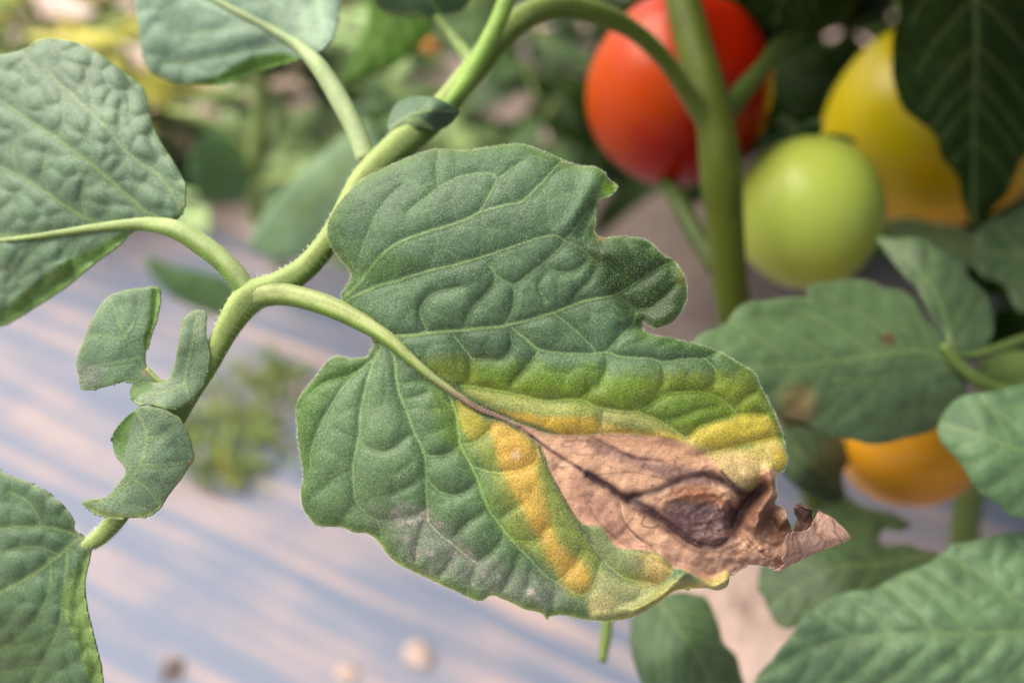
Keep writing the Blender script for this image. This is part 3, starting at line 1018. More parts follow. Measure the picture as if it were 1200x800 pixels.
right_leaf([(1028, 281), (1060, 277), (1090, 285), (1120, 305), (1146, 335), (1161, 360), (1166, 386), (1150, 409), (1132, 417), (1112, 417), (1105, 395), (1090, 365), (1070, 335), (1046, 305)],
           [(1118, 422), (1112, 390), (1098, 345), (1060, 300), (1030, 282)], [(1118, 415, .207), (1030, 282, .222), (1160, 370, .213), (1090, 290, .216), (1090, 360, .211)], 5, 60, 32, GR * .85)
right_leaf([(1098, 495), (1120, 470), (1150, 458), (1210, 450), (1270, 468), (1320, 520), (1300, 580), (1250, 604), (1200, 606), (1165, 590), (1140, 565), (1115, 530), (1100, 508)],
           [(1318, 525), (1260, 530), (1200, 528), (1150, 510), (1100, 495)], [(1100, 500, .190), (1200, 460, .188), (1200, 600, .182), (1260, 530, .180), (1150, 530, .183)], 5, 90, 33, G_MAIN * 1.2)
right_leaf([(868, 850), (885, 800), (905, 766), (934, 736), (945, 716), (985, 695), (1030, 685), (1060, 670), (1104, 650), (1120, 636), (1160, 630), (1210, 626), (1270, 650), (1320, 700), (1310, 780), (1260, 850), (1180, 890), (1090, 905), (1000, 900), (920, 880)],
           [(1320, 730), (1200, 740), (1140, 742), (1080, 742), (1000, 747), (940, 765), (880, 800)],
           [(900, 790, .186), (1040, 690, .187), (1120, 640, .191), (1260, 630, .190), (1260, 740, .180), (1080, 745, .179), (1080, 860, .180), (1250, 860, .176), (960, 850, .184)], 7, 150, 34, G_MAIN * np.array([1.4, 1.3, 1.4]), amp=12)
right_leaf([(892, 692), (890, 670), (900, 640), (930, 615), (965, 590), (990, 582), (1020, 598), (1055, 605), (1066, 614), (1052, 622), (1034, 621), (1030, 632), (1045, 637), (1075, 640), (1102, 656), (1060, 692), (1000, 702), (950, 726), (914, 731)],
           [(1090, 650), (1030, 660), (980, 665), (930, 690), (900, 715)], [(900, 690, .215), (990, 585, .235), (1060, 612, .232), (1095, 655, .222), (950, 720, .208), (980, 660, .214)], 5, 80, 35, GR * .75)
right_leaf([(738, 742), (748, 716), (765, 701), (800, 693), (825, 697), (838, 725), (850, 755), (865, 775), (873, 810), (860, 860), (825, 885), (780, 860), (750, 795)],
           [(770, 698), (795, 735), (825, 780), (850, 850)], [(745, 740, .205), (800, 695, .21), (865, 780, .205), (800, 760, .197), (800, 860, .195)], 5, 75, 36, GR * .95)
right_leaf([(912, 512), (940, 500), (985, 512), (995, 540), (988, 565), (994, 592), (962, 582), (925, 562), (914, 540)], [(995, 590), (965, 555), (930, 525)],
           [(915, 520, .232), (990, 520, .24), (990, 590, .238), (950, 545, .226)], 4, 50, 37, GR * .6)
right_leaf([(1138, 292), (1150, 266), (1180, 248), (1230, 240), (1280, 265), (1300, 310), (1275, 350), (1230, 364), (1195, 366), (1180, 336), (1152, 322)], [(1280, 300), (1220, 300), (1145, 295)],
           [(1140, 292, .255), (1200, 245, .26), (1200, 362, .245), (1270, 300, .245)], 4, 60, 38, GR * .7)
right_leaf([(1130, -130), (1080, -100), (1058, -50), (1053, 0), (1050, 30), (1045, 60), (1046, 98), (1060, 130), (1094, 156), (1104, 186), (1122, 206), (1130, 240), (1140, 268), (1156, 254), (1180, 226), (1200, 182), (1232, 150), (1255, 90), (1250, 10), (1225, -60), (1180, -115)],
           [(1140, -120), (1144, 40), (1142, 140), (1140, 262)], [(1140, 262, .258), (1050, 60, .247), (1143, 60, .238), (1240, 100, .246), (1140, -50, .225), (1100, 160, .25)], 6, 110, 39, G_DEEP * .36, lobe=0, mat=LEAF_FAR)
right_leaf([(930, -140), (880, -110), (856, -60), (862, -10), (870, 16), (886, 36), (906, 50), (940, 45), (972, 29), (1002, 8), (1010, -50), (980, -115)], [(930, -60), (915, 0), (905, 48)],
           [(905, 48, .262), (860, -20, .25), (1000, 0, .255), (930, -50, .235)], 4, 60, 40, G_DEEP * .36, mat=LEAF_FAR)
right_leaf([(1030, 262), (1060, 256), (1110, 262), (1150, 280), (1140, 310), (1100, 318), (1060, 300)], [(1150, 300), (1100, 285), (1040, 268)], [(1030, 265, .285), (1150, 295, .27), (1090, 285, .275)], 4, 40, 41, GR * .7)
right_leaf([(1140, 440), (1160, 420), (1200, 408), (1245, 408), (1265, 428), (1245, 450), (1200, 454), (1160, 458)], [(1260, 430), (1200, 430), (1150, 440)], [(1140, 440, .225), (1200, 410, .23), (1260, 440, .22)], 3, 40, 42, np.array([.13, .2, .05]))
px_tube('leaf_stalk', [(1104, 404, .2035), (1122, 426, .2035), (1145, 445, .204), (1175, 458, .206), (1230, 462, .21), (1300, 470, .215)], [5, 7, 8, 8, 8, 9], PL, col=np.array([.11, .17, .035]))
px_tube('leaf_stalk', [(1112, 415, .2045), (1140, 417, .207), (1170, 408, .21), (1215, 393, .215), (1290, 370, .22)], [4, 5, 6, 7, 8], PL, col=np.array([.09, .14, .03]))
px_tube('leaf_stalk', [(712, 700, .20), (711, 735, .195), (706, 775, .19)], [4, 7, 5], PL, col=np.array([.17, .25, .05]))
bt = W3(1138, 560, .285)
tube('side_branch', np.array([W3(1150, 470, .275), W3(1140, 530, .283), bt, W3(1133, 600, .292), W3(1128, 650, .30), W3(1120, 760, .32)]), [.004, .0045, .0047, .005, .005, .005], PL, col=np.array([.10, .14, .03]))

# leaves of the same plant overhead, to the right
rc = random.Random(77)
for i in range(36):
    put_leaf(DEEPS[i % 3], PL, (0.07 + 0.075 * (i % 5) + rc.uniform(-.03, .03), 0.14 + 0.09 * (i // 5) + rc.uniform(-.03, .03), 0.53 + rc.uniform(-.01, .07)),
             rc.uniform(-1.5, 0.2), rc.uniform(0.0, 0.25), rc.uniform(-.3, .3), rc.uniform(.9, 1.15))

for i in range(16):  # more unseen leaves, added to cut the light on the hanging leaf
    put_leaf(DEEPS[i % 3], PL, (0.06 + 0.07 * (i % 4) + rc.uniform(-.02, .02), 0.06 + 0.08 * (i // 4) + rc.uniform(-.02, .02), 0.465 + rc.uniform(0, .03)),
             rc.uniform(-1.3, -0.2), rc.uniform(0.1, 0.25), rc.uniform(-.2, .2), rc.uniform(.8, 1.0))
# unseen leaves added out to the right to block sky light
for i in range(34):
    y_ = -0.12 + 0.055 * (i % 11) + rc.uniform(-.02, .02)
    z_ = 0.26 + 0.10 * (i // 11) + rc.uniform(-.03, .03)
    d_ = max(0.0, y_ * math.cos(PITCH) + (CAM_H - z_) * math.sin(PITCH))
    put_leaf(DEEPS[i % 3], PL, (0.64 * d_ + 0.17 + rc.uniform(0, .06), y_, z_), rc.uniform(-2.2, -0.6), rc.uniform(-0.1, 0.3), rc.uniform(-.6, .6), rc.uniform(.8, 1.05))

# ------------------------------------------------------------------ a second plant close behind, seen between the leaflets
bp_ = ground_pt(330, 330)
P2 = empty('tomato_plant', (bp_[0], bp_[1], -0.004))
tag(P2, 'blurred tomato plant with a broad grey green leaf behind the sharp leaf stalk', 'plant', 'tomato plants growing in the bed')
a0 = W3(300, 70, .42)
tube('stem', np.array([a0 + [-.005, .02, .1], a0, W3(305, 140, .44), W3(298, 200, .46), W3(300, 250, .49), [bp_[0], bp_[1], 0.04], [bp_[0], bp_[1], -.01]]), [.003, .0042, .0046, .005, .005, .005, .005], P2, col=G_STEM, seg=10)
tube('side_branch', np.array([W3(302, 195, .46), W3(270, 165, .45), W3(235, 140, .44), W3(200, 130, .44)]), [.004, .0035, .003, .002], P2, col=G_STEM, seg=8)
tube('side_branch', np.array([W3(300, 215, .465), W3(340, 210, .43), W3(385, 190, .39), W3(430, 150, .36)]), [.004, .0035, .003, .002], P2, col=G_STEM * .8, seg=8)


def back_leaf(ol, mid, ctrl, seed, base):
    blade('leaf', ol, [(mid, 4, .8)] + sec(mid, 4, 50), ctrl, P2, step=5, amp=3, length=20, seed=seed, base=base, iters=60, mat=LEAF_FAR, net=0)


back_leaf([(292, 285), (312, 248), (336, 218), (365, 190), (395, 165), (428, 140), (445, 170), (436, 215), (415, 262), (392, 296), (345, 305), (310, 300)], [(432, 150), (385, 215), (310, 290)],
          [(430, 150, .36), (300, 290, .37), (400, 290, .355), (365, 220, .35)], 61, G_MAIN * np.array([2.3, 1.9, 2.5]))
back_leaf([(405, 95), (418, 55), (430, 20), (436, -40), (530, -40), (505, 35), (474, 70), (440, 88)], [(480, -40), (455, 30), (415, 85)], [(410, 90, .31), (440, 0, .30), (500, 0, .29), (480, 60, .30)], 62, G_DEEP * 1.5)
back_leaf([(222, 205), (228, 172), (250, 152), (276, 168), (298, 196), (296, 228), (262, 238), (236, 232)], [(298, 200), (262, 198), (226, 205)], [(225, 205, .43), (298, 200, .455), (255, 155, .44), (260, 235, .45)], 63, G_MAIN * 1.9)
back_leaf([(170, 300), (205, 312), (245, 320), (280, 335), (300, 360), (262, 372), (225, 360), (190, 338)], [(300, 350), (240, 340), (175, 305)], [(170, 300, .40), (300, 355, .42), (240, 320, .41), (220, 360, .41)], 64, G_MAIN * 1.8)
back_leaf([(400, 250), (430, 235), (470, 250), (480, 300), (450, 330), (415, 310)], [(470, 300), (440, 270), (405, 252)], [(400, 250, .44), (475, 300, .42), (450, 330, .43)], 65, G_MAIN * 1.1)
rb = random.Random(31)
for i in range(34):
    put_leaf((PALES + YELLOWS[:1] + PALES)[i % 7], P2, W3(rb.uniform(-20, 470), rb.uniform(-10, 215), rb.uniform(.50, .85)), rb.uniform(-2.6, 2.6), rb.uniform(-.2, .6), rb.uniform(-.5, .5), rb.uniform(.30, .5))
for i in range(13):
    put_leaf((DEEPS + GREENS[:1])[i % 4], P2, W3(rb.uniform(530, 720), rb.uniform(10, 150), rb.uniform(.40, .50)), rb.uniform(-2.5, 2.5), rb.uniform(-.3, .6), rb.uniform(-.5, .5), rb.uniform(.28, .45))

# ------------------------------------------------------------------ fruit
def tomato_mat(name, stops, axis, rough=0.22, sub=0.15, srad=(0.01, 0.004, 0.002), up=(.1, .9, .6), spec=0.2):
    m, nt, b = new_mat(name)
    axis = tuple(np.array(Vector(up).to_track_quat('Z', 'Y').to_matrix()).T @ np.array(axis, float))
    tc = N(nt, 'ShaderNodeTexCoord')
    dot = N(nt, 'ShaderNodeVectorMath', operation='DOT_PRODUCT')
    dot.inputs[1].default_value = axis
    nt.links.new(tc.outputs['Object'], dot.inputs[0])
    nn_ = noise(nt, 45, 3, 0.5)
    ad = N(nt, 'ShaderNodeMath', operation='MULTIPLY_ADD')
    nt.links.new(nn_.outputs['Fac'], ad.inputs[0])
    ad.inputs[1].default_value = 0.45
    nt.links.new(dot.outputs['Value'], ad.inputs[2])
    r = ramp(nt, ad.outputs[0], stops)
    nt.links.new(r.outputs[0], b.inputs['Base Color'])
    b.inputs['Roughness'].default_value = rough
    b.inputs['Specular IOR Level'].default_value = spec
    b.inputs['Subsurface Weight'].default_value = sub
    b.inputs['Subsurface Radius'].default_value = srad
    b.inputs['Subsurface Scale'].default_value = 0.5
    return m


def tomato(name, x, y, rx, ry, d, mat, label, up=(0.1, 0.1, 1), lobes=0.02, tipk=0.0, seed=1):
    c = W3(x, y, d)
    k = mpp(d)
    R1, R2 = rx * k, ry * k
    nth, nph = 28, 40
    th = np.linspace(0, math.pi, nth)
    ph = np.linspace(0, 2 * math.pi, nph, endpoint=False)
    TH, PH = np.meshgrid(th, ph, indexing='ij')
    rad = 1 + lobes * np.cos(5 * PH + seed) * np.sin(TH) ** 2 - 0.16 * np.exp(-(TH / 0.32) ** 2) + tipk * np.exp(-((math.pi - TH) / 0.5) ** 2)
    V = np.stack([R1 * rad * np.sin(TH) * np.cos(PH), R1 * rad * np.sin(TH) * np.sin(PH), R2 * rad * np.cos(TH)], -1).reshape(-1, 3)
    F = [(i * nph + j, (i + 1) * nph + j, (i + 1) * nph + (j + 1) % nph, i * nph + (j + 1) % nph) for i in range(nth - 1) for j in range(nph)]
    o = mesh_obj(name, V, F, mat)
    o.location = c
    o.rotation_euler = Vector(up).to_track_quat('Z', 'Y').to_euler()
    tag(o, label, 'tomato', 'tomatoes hanging on the foreground plant')
    # calyx: five pointed sepals and a short fruit stalk
    q = np.array(Vector(up).to_track_quat('Z', 'Y').to_matrix())
    CV, CF = [], []
    for s in range(5):
        a = s * 1.2566 + 0.3
        for t in np.linspace(0, 1, 6):
            w = 0.16 * R1 * math.sin(math.pi * min(1, 0.15 + 0.85 * t)) + 0.0004
            rr_ = R1 * (0.08 + 0.62 * t)
            zz = R2 * (0.86 + 0.10 * math.sin(t * 2.6)) - R2 * 0.05 * t
            for sg in (-1, 1):
                CV.append((rr_ * math.cos(a) - sg * w * math.sin(a), rr_ * math.sin(a) + sg * w * math.cos(a), zz + 0.002))
        k0 = s * 12
        CF += [(k0 + 2 * i, k0 + 2 * i + 1, k0 + 2 * i + 3, k0 + 2 * i + 2) for i in range(5)]
    CV = np.array(CV) @ q.T + c
    ca = mesh_obj('calyx', CV, CF, LEAF_FAR, o, np.tile(G_MAIN * 1.2, (len(CV), 1)), np.zeros(len(CV)), thick=0.0006)
    pt = np.array([[0, 0, R2 * 0.82], [0, 0, R2 * 1.0], [R1 * .1, 0, R2 * 1.25], [R1 * .3, 0, R2 * 1.45]]) @ q.T + c
    tube('fruit_stalk', pt, [.0028, .0022, .002, .002], o, col=G_STEM * .7, seg=8)
    return o


RED = tomato_mat('ripe_red_skin', [(0.05, (0.32, 0.034, 0.0006)), (0.22, (0.26, 0.010, 0.0005)), (0.40, (0.21, 0.002, 0.0005))], (9.0, 0.0, -3.0), rough=0.28, spec=0.16, sub=0.0, up=(.1, .9, .7))
tomato('tomato', 796, 108, 108, 110, .272, RED, 'ripe red tomato flushed orange, behind the forked main stem', up=(.1, .9, .7), seed=1)
GRN = tomato_mat('unripe_skin', [(0.2, (0.34, 0.41, 0.06)), (0.6, (0.31, 0.36, 0.03)), (0.9, (0.28, 0.30, 0.01))], (6, 0, -4), rough=0.33)
tomato('tomato', 947, 249, 84, 90, .262, GRN, 'unripe pale green tomato hanging between the red and yellow fruit', up=(.05, .95, .55), tipk=0.02, lobes=.008, seed=2)
YLW = tomato_mat('yellow_skin', [(0.2, (0.38, 0.30, 0.003)), (0.42, (0.46, 0.26, 0.002)), (0.7, (0.48, 0.21, 0.002))], (2, -2, -6), rough=0.3)
tomato('tomato', 1096, 148, 126, 118, .312, YLW, 'large yellow tomato half covered by a dark hanging leaf', up=(.1, .9, .6), seed=3)
ORG = tomato_mat('orange_skin', [(0.2, (0.56, 0.25, 0.012)), (0.7, (0.60, 0.17, 0.008))], (3, 0, -4), rough=0.3)
tomato('tomato', 1063, 530, 76, 62, .242, ORG, 'orange tomato hanging below the broad leaf with a yellow spot', up=(.1, .9, .6), seed=4)
YLB = tomato_mat('pale_orange_skin', [(0.2, (0.50, 0.2, 0.03)), (0.7, (0.56, 0.12, 0.02))], (3, 0, -4), rough=0.35)
tomato('tomato', 452, 74, 15, 16, .62, YLB, 'small blurred orange tomato behind the thick leaf stalk, nearer the top leaflet', seed=5)
tomato('tomato', 505, 58, 13, 14, .70, YLB, 'small blurred orange tomato behind the thick leaf stalk, nearer the fork', seed=6)


# ------------------------------------------------------------------ the blighted leaflet
HO = [(400, 347), (409, 330), (410, 318), (397, 302), (386, 286), (383, 268), (389, 250), (403, 231), (430, 207), (468, 189), (498, 177), (520, 174), (546, 176), (580, 171), (605, 169),
      (626, 173), (650, 183), (676, 193), (695, 196), (708, 202), (713, 210), (723, 217), (723, 222), (715, 229), (702, 234), (699, 246), (698, 262), (697, 271), (705, 278), (725, 278),
      (746, 279), (765, 285), (776, 297), (791, 307), (801, 322), (805, 345), (800, 362), (788, 377), (771, 384), (759, 380), (753, 376), (751, 382), (756, 388), (771, 393), (790, 396), (811, 402), (831, 407),
      (851, 416), (870, 428), (885, 437), (890, 450), (900, 468), (910, 490), (917, 510), (921, 529), (924, 540), (918, 551), (910, 557), (909, 568), (911, 580), (908, 590), (917, 595),
      (922, 604), (928, 618), (933, 636), (931, 652), (925, 662), (906, 666), (890, 662), (877, 661), (866, 668), (856, 675), (852, 686), (841, 691), (825, 689), (806, 690), (790, 693),
      (771, 706), (746, 721), (720, 727), (697, 727), (680, 725), (661, 721), (646, 722), (641, 727), (634, 718), (615, 713), (600, 706), (585, 700), (575, 698), (563, 703), (548, 699), (529, 690), (506, 680), (490, 672),
      (470, 662), (455, 650), (441, 633), (430, 625), (415, 624), (400, 618), (372, 615), (360, 603), (353, 590), (352, 575), (355, 560), (354, 545), (350, 520), (348, 500), (347, 482), (352, 465), (365, 447),
      (378, 430), (390, 419), (400, 417), (412, 420), (428, 418), (434, 411), (437, 402), (433, 391), (424, 379), (408, 365)]
HV = [  # traced vein network: points, half width, strength
    ([(408, 368), (425, 378), (455, 397), (480, 420), (505, 441), (535, 462), (560, 478), (606, 499)], 5.0, 1.0),
    ([(400, 350), (418, 336), (432, 318), (447, 300), (470, 283), (500, 272), (540, 260), (565, 248), (590, 241), (612, 236), (636, 213), (655, 193)], 2.4, .8),
    ([(563, 248), (574, 228), (584, 210), (600, 198), (613, 189)], 1.7, .55), ([(584, 210), (572, 203), (540, 207), (515, 220), (497, 233), (478, 248)], 1.6, .5),
    ([(515, 178), (513, 198), (514, 218)], 1.5, .45), ([(420, 330), (422, 300), (436, 262), (452, 235), (472, 217)], 1.6, .4), ([(418, 320), (405, 295), (395, 268)], 1.5, .35),
    ([(675, 194), (650, 205), (636, 225), (625, 236)], 1.3, .4),
    ([(405, 353), (440, 336), (470, 328), (500, 318), (540, 309), (575, 298), (620, 283), (650, 276), (662, 283)], 2.2, .8),
    ([(662, 283), (680, 290), (688, 298), (700, 308)], 1.5, .6), ([(662, 283), (672, 272), (684, 254), (694, 240)], 1.5, .6), ([(684, 292), (692, 278), (697, 272)], 1.3, .5),
    ([(458, 394), (485, 393), (500, 390), (540, 387), (590, 382), (620, 375), (650, 366), (680, 354), (700, 350), (720, 346), (745, 332), (775, 313), (790, 308)], 2.8, 1.0),
    ([(720, 347), (735, 355), (745, 366), (752, 377)], 1.7, .7), ([(746, 368), (740, 381), (725, 396), (711, 413)], 1.7, .7),
    ([(501, 390), (493, 365), (505, 345), (530, 338), (540, 336)], 1.5, .5), ([(543, 386), (555, 360), (580, 331), (576, 308)], 1.6, .55), ([(592, 381), (602, 360), (603, 335)], 1.7, .6),
    ([(603, 335), (586, 326), (572, 309)], 1.6, .6), ([(603, 335), (625, 318), (643, 303), (662, 284)], 1.7, .7), ([(643, 303), (640, 312), (650, 318), (672, 318), (688, 306)], 1.4, .5),
    ([(672, 357), (678, 342), (690, 330), (700, 312)], 1.4, .4), ([(640, 352), (632, 335), (640, 320)], 1.2, .3), ([(745, 332), (728, 318), (712, 305)], 1.2, .35), ([(722, 346), (752, 362), (775, 350), (790, 335)], 1.2, .4),
    ([(600, 384), (615, 396), (633, 410), (660, 414), (690, 415), (712, 413), (726, 418), (760, 420), (776, 424), (800, 421), (826, 420), (838, 414)], 1.8, .75),
    ([(633, 410), (618, 430), (600, 450)], 1.7, .65), ([(532, 393), (544, 408), (552, 421), (551, 445)], 1.6, .6), ([(552, 421), (570, 421), (590, 420), (600, 405), (598, 390)], 1.3, .45),
    ([(650, 368), (672, 385), (690, 402), (697, 412)], 1.6, .6), ([(712, 413), (710, 435), (700, 455)], 1.3, .4), ([(776, 424), (779, 445), (770, 462)], 1.4, .4), ([(826, 420), (838, 432), (838, 447), (826, 460)], 1.5, .6),
    ([(540, 452), (565, 455), (600, 461), (640, 470), (680, 468), (702, 478), (745, 482), (775, 466), (792, 460), (825, 460), (845, 468), (862, 483)], 2.0, .9),
    ([(680, 468), (690, 460), (694, 452)], 1.4, .5), ([(702, 478), (704, 492), (704, 506)], 1.6, .8), ([(745, 482), (780, 497), (805, 513), (820, 500), (850, 490), (866, 485), (895, 486)], 1.9, .8),
    ([(775, 496), (800, 488), (820, 480), (840, 478)], 1.3, .45), ([(862, 480), (872, 468), (884, 460)], 1.5, .55), ([(828, 531), (865, 523), (905, 513), (916, 512)], 1.7, .7),
    # lower half
    ([(444, 396), (447, 406), (440, 420), (424, 432), (410, 445), (395, 465), (380, 490), (367, 520), (364, 548)], 2.0, .8), ([(424, 433), (408, 441), (380, 449), (360, 466), (351, 476)], 1.8, .7),
    ([(443, 412), (437, 428), (430, 450), (424, 478), (420, 515), (414, 545), (415, 572), (418, 588), (430, 603), (443, 611), (447, 626)], 2.2, .85),
    ([(455, 404), (463, 420), (465, 445), (470, 465), (480, 490), (486, 507), (498, 532), (500, 560), (501, 590), (503, 611), (515, 625), (529, 636), (545, 650), (560, 660)], 2.4, .95),
    ([(420, 516), (430, 524), (446, 529), (461, 525), (478, 511)], 1.4, .45), ([(443, 611), (467, 608), (490, 603), (501, 596)], 1.3, .45), ([(497, 612), (492, 628), (487, 655)], 1.3, .4),
    ([(500, 560), (478, 570), (458, 580)], 1.2, .3), ([(415, 550), (395, 560), (370, 580)], 1.1, .25), ([(418, 590), (405, 603), (400, 615)], 1.2, .35), ([(470, 468), (484, 466), (500, 460)], 1.2, .3), ([(468, 450), (500, 448), (520, 470), (536, 480)], 1.1, .3),
    ([(527, 462), (534, 482), (538, 505), (541, 522), (551, 542), (560, 562), (570, 590), (584, 612), (600, 633), (622, 655), (640, 675), (655, 683), (672, 695), (686, 697), (697, 685), (702, 670), (706, 658)], 2.2, .95),
    ([(500, 534), (515, 534), (530, 530), (541, 522)], 1.7, .85), ([(501, 562), (515, 575), (531, 580), (546, 576), (558, 567)], 1.7, .75), ([(530, 635), (545, 616), (560, 605), (570, 598)], 1.6, .65),
    ([(560, 660), (575, 648), (588, 633), (591, 620)], 1.6, .7), ([(535, 646), (526, 664), (516, 672)], 1.3, .45), ([(560, 660), (552, 682)], 1.3, .4),
    ([(541, 521), (553, 520), (562, 515), (578, 500)], 1.8, .85), ([(556, 548), (580, 554), (606, 552), (625, 545), (632, 535), (630, 526)], 1.9, .9), ([(582, 610), (598, 600), (612, 590)], 1.3, .45),
    ([(602, 634), (622, 635), (634, 630), (642, 618)], 1.7, .75), ([(608, 650), (600, 673), (590, 690)], 1.3, .45), ([(623, 668), (618, 690)], 1.1, .3), ([(653, 683), (665, 672), (676, 660), (681, 645)], 1.6, .7),
    ([(653, 684), (648, 706)], 1.2, .35), ([(690, 702), (690, 718)], 1.2, .35),
    # limits of the dead tissue and the blister at its lower side
    ([(560, 478), (590, 489), (625, 503), (655, 510), (690, 509), (730, 508), (765, 511)], 1.0, .9), ([(580, 487), (605, 500), (632, 522), (640, 548), (660, 583), (676, 610), (690, 634), (706, 655), (724, 672), (742, 680), (770, 684)], 1.2, .9),
]
MID = [(290, 350), (318, 345), (345, 347), (385, 359), (425, 378), (455, 397), (480, 420), (505, 441), (535, 462), (560, 478), (590, 490), (606, 499)]


def relief(g, X, Y, SD, h, seed):
    brown = smooth(-6, 10, g.sdf(cr(BROWN, 4, True), 60))
    h = h * (1 - 0.65 * brown) - 4.5 * brown
    # dead tissue is papery and crumpled
    cr_ = np.abs(fbm(X + 0.35 * Y, Y, 46, 71, 4))
    h = h + brown * (4.0 * cr_ + 0.8 * fbm(X, Y, 15, 73) + 0.5 * fbm(X, Y, 6, 74, 2))
    right = smooth(790, 880, X)
    h = h + brown * right * (11 * fbm(X, Y, 36, 76) + 3.0 * fbm(X, Y, 12, 176) + 4.0 * (0.5 - np.abs(fbm(X * 0.8 + Y * 0.5, Y, 22, 77)) * 2))

    def line(pts, a, w):
        D, T = g.line_dist(cr(pts, 6), 4 * w)
        return a * np.exp(-(D / w) ** 2)
    # the sunken eye with its rims
    ex, ey = (X - 822) / 42.0, (Y - 606 - 0.10 * (X - 822)) / 27.0
    er = np.hypot(ex, ey) + 0.18 * fbm(X, Y, 34, 301)
    h = h - 3.2 * np.exp(-(er / 0.85) ** 4) + 1.6 * np.exp(-((er - 1.15) / 0.25) ** 2) + 0.7 * np.sin(er * 15 + 7 * fbm(X, Y, 26, 78)) * np.exp(-(er / 1.3) ** 6) + 1.5 * fbm(X, Y * 1.5, 12, 79) * np.exp(-er ** 4)
    h = h + line([(690, 556), (715, 572), (737, 586), (760, 598), (790, 618), (815, 636), (845, 639), (860, 624)], -3.5, 3.5)
    h = h + line([(737, 584), (768, 575), (795, 564), (825, 557), (845, 563), (868, 578)], -3.0, 4)
    h = h + line([(745, 592), (770, 608), (795, 630), (820, 645)], 3.0, 4)
    h = h + line([(690, 590), (700, 610), (725, 632), (760, 652), (790, 668)], -1.8, 3)
    h = h + line([(725, 592), (730, 610), (745, 628), (765, 640), (772, 650)], -2.0, 2.5)
    h = h + line([(690, 518), (715, 528), (745, 538), (775, 540), (790, 552)], -1.5, 3)
    # dark cleft and torn ridge beside it, towards the rolled tip
    h = h + line([(893, 572), (880, 582), (868, 597), (862, 614)], -30, 10)
    h = h + line([(900, 552), (904, 566), (900, 582), (890, 600), (886, 616)], 15, 7)
    h = h + line([(874, 556), (888, 566)], 3, 6)
    h = h + line([(915, 596), (905, 606), (912, 622), (928, 618)], -14, 8)
    h = h + line([(868, 640), (895, 655), (920, 650), (938, 630)], 6, 10)
    h = h + line([(870, 622), (890, 634), (910, 640), (925, 628)], -3, 4)
    # lower margin lifts towards the viewer
    h = h + line([(745, 716), (775, 698), (792, 682), (806, 671), (818, 678), (835, 686), (850, 680)], 12, 6)
    h = h + line([(700, 722), (745, 712), (770, 700)], 2.5, 5)
    # folds of the upper right lobes
    h = h + line([(697, 205), (690, 225), (678, 245), (668, 262), (655, 272)], 3.5, 9) + line([(697, 240), (690, 258), (682, 275)], -4.5, 7)
    h = h + line([(700, 282), (730, 284), (760, 290)], -3, 7) + line([(705, 300), (740, 300), (775, 318)], 2, 10)
    h = h + line([(752, 372), (772, 376), (790, 366)], 5, 8) + line([(728, 384), (748, 384), (752, 378)], -4, 6)
    h = h + line([(355, 560), (350, 520), (348, 480)], -5, 7)
    h = h - 6 * smooth(16, 0, np.hypot(X - 717, Y - 219))
    return h


BROWN = [(560, 479), (590, 489), (625, 502), (655, 510), (690, 509), (730, 508), (765, 511), (795, 517), (820, 528), (838, 542), (848, 560), (862, 571), (876, 577), (886, 568), (890, 555), (896, 548),
         (912, 553), (930, 580), (965, 600), (960, 660), (900, 680), (862, 676), (850, 674), (836, 682), (815, 676), (800, 668), (786, 664), (774, 650), (752, 645), (727, 642), (716, 634), (706, 618), (692, 615),
         (677, 607), (660, 580), (645, 552), (634, 524), (606, 500), (580, 487)]


